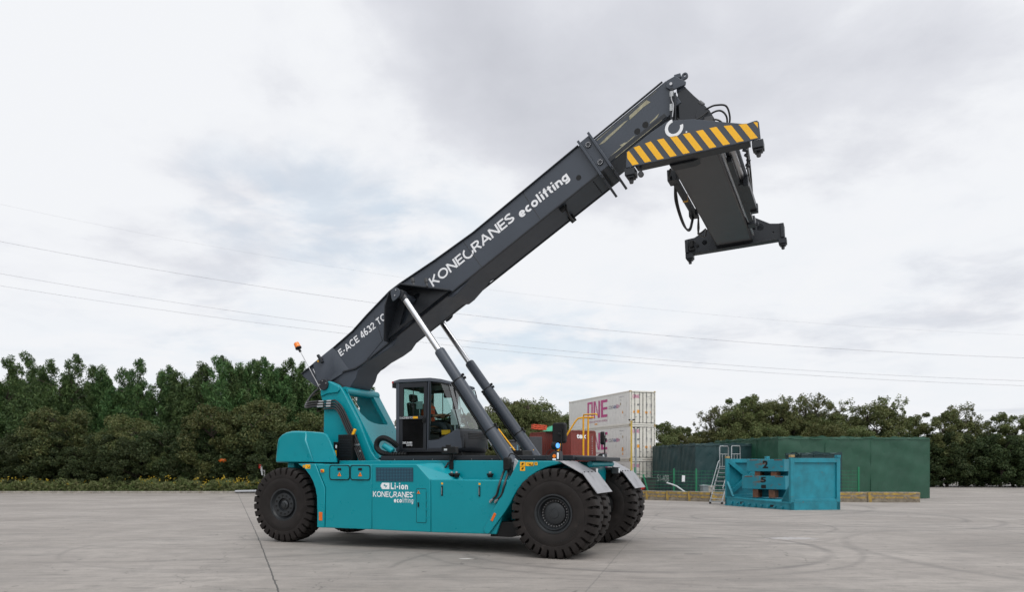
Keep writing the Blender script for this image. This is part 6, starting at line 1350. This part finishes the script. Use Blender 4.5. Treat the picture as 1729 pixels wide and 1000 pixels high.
px_ = np.array([[365, .9], [372, .55], [379, 1.1], [393, .75], [402, .95], [417, 1.1], [420, .75], [435, .75], [416, .5]])
sp2 = np.stack([(px_[:, 0]-863)/1250*67, np.full(len(px_), 67.), px_[:, 1]+.1], 1); sp_ = np.concatenate([sp_]+[sp2]*3)
weeds('goldenrod_flowers', mat('goldenrod_yellow', (.50, .36, .03), .7, var=.35), 1100, .055, .6, 0, 1, 'yellow goldenrod flower heads standing among the weeds', 'flowers', sp_, .15)
# marker post with red and white top
X_ = (446-863)/1250*66.8
t = empty('marker_post', (X_, 66.9, -.79), 0, 'grey post with a red and white rag at the left edge of the yard', 'marker post'); MB().box(-.05, .05, -.05, .05, 0, 1.95).build('post', STEEL, t, bevel=.01); MB().box(-.22, .05, -.04, .04, 1.9, 1.96).build('arm', STEEL, t)
MB().tube(bez([(-.38, 0, 2.42), (-.28, 0, 2.12), (-.25, 0, 1.85), (-.20, 0, 1.5)], 5), [.11]*5+[.10]*5+[.07]*6, 8).build('rag', PALE, t); MB().box(-.50, -.30, -.12, .12, 2.1, 2.48).build('red_rag', REDP, t, bevel=.05)
o = MB().tube([(-24.6, 66.0, -.72), (-21.8, 65.95, -.66)], .10, 8).build('steel_pipe', mat('dull_pipe', (.35, .36, .38), .5)); tag(o, 'long dull grey pipe lying along the kerb', 'pipe')
o = MB().sph((0, 0, 0), .28, 6, (1.5, .7, .7)).build('hanging_cloth', ORANGE, None); o.location = ((374.5-863)/1250*68, 68.2, 2.05); tag(o, 'orange cloth caught in the scrub at the far left', 'cloth')
# power lines strung across the yard, far beyond
LNM = mat('power_cable', (.30, .30, .32), .6)
lab = ['upper power line crossing behind the boom', 'middle power line, above the closest pair', 'lowest power line of the three plain ones', 'faint thin power line highest in the sky']
for i, (ya, ym, yb, r_) in enumerate([(472, 540.5, 586, .017), (521, 584, 626, .015), (536, 594, 634, .015), (417, 494, 545, .006)]):
    # quadratic through x=363, 863, 1363
    def yy(x): t_ = (x-363)/1000; return ya*(1-t_)*(1-2*t_)+4*ym*t_*(1-t_)+yb*t_*(2*t_-1)
    pts = [((x-863)/1250*95, 95, H+(784-yy(x))/1250*95) for x in np.linspace(-120, 1850, 30)]
    tag(MB().tube(pts, r_, 6).build('power_line', LNM), lab[i], 'power line')
# small litter on the concrete: pale scuffed patch
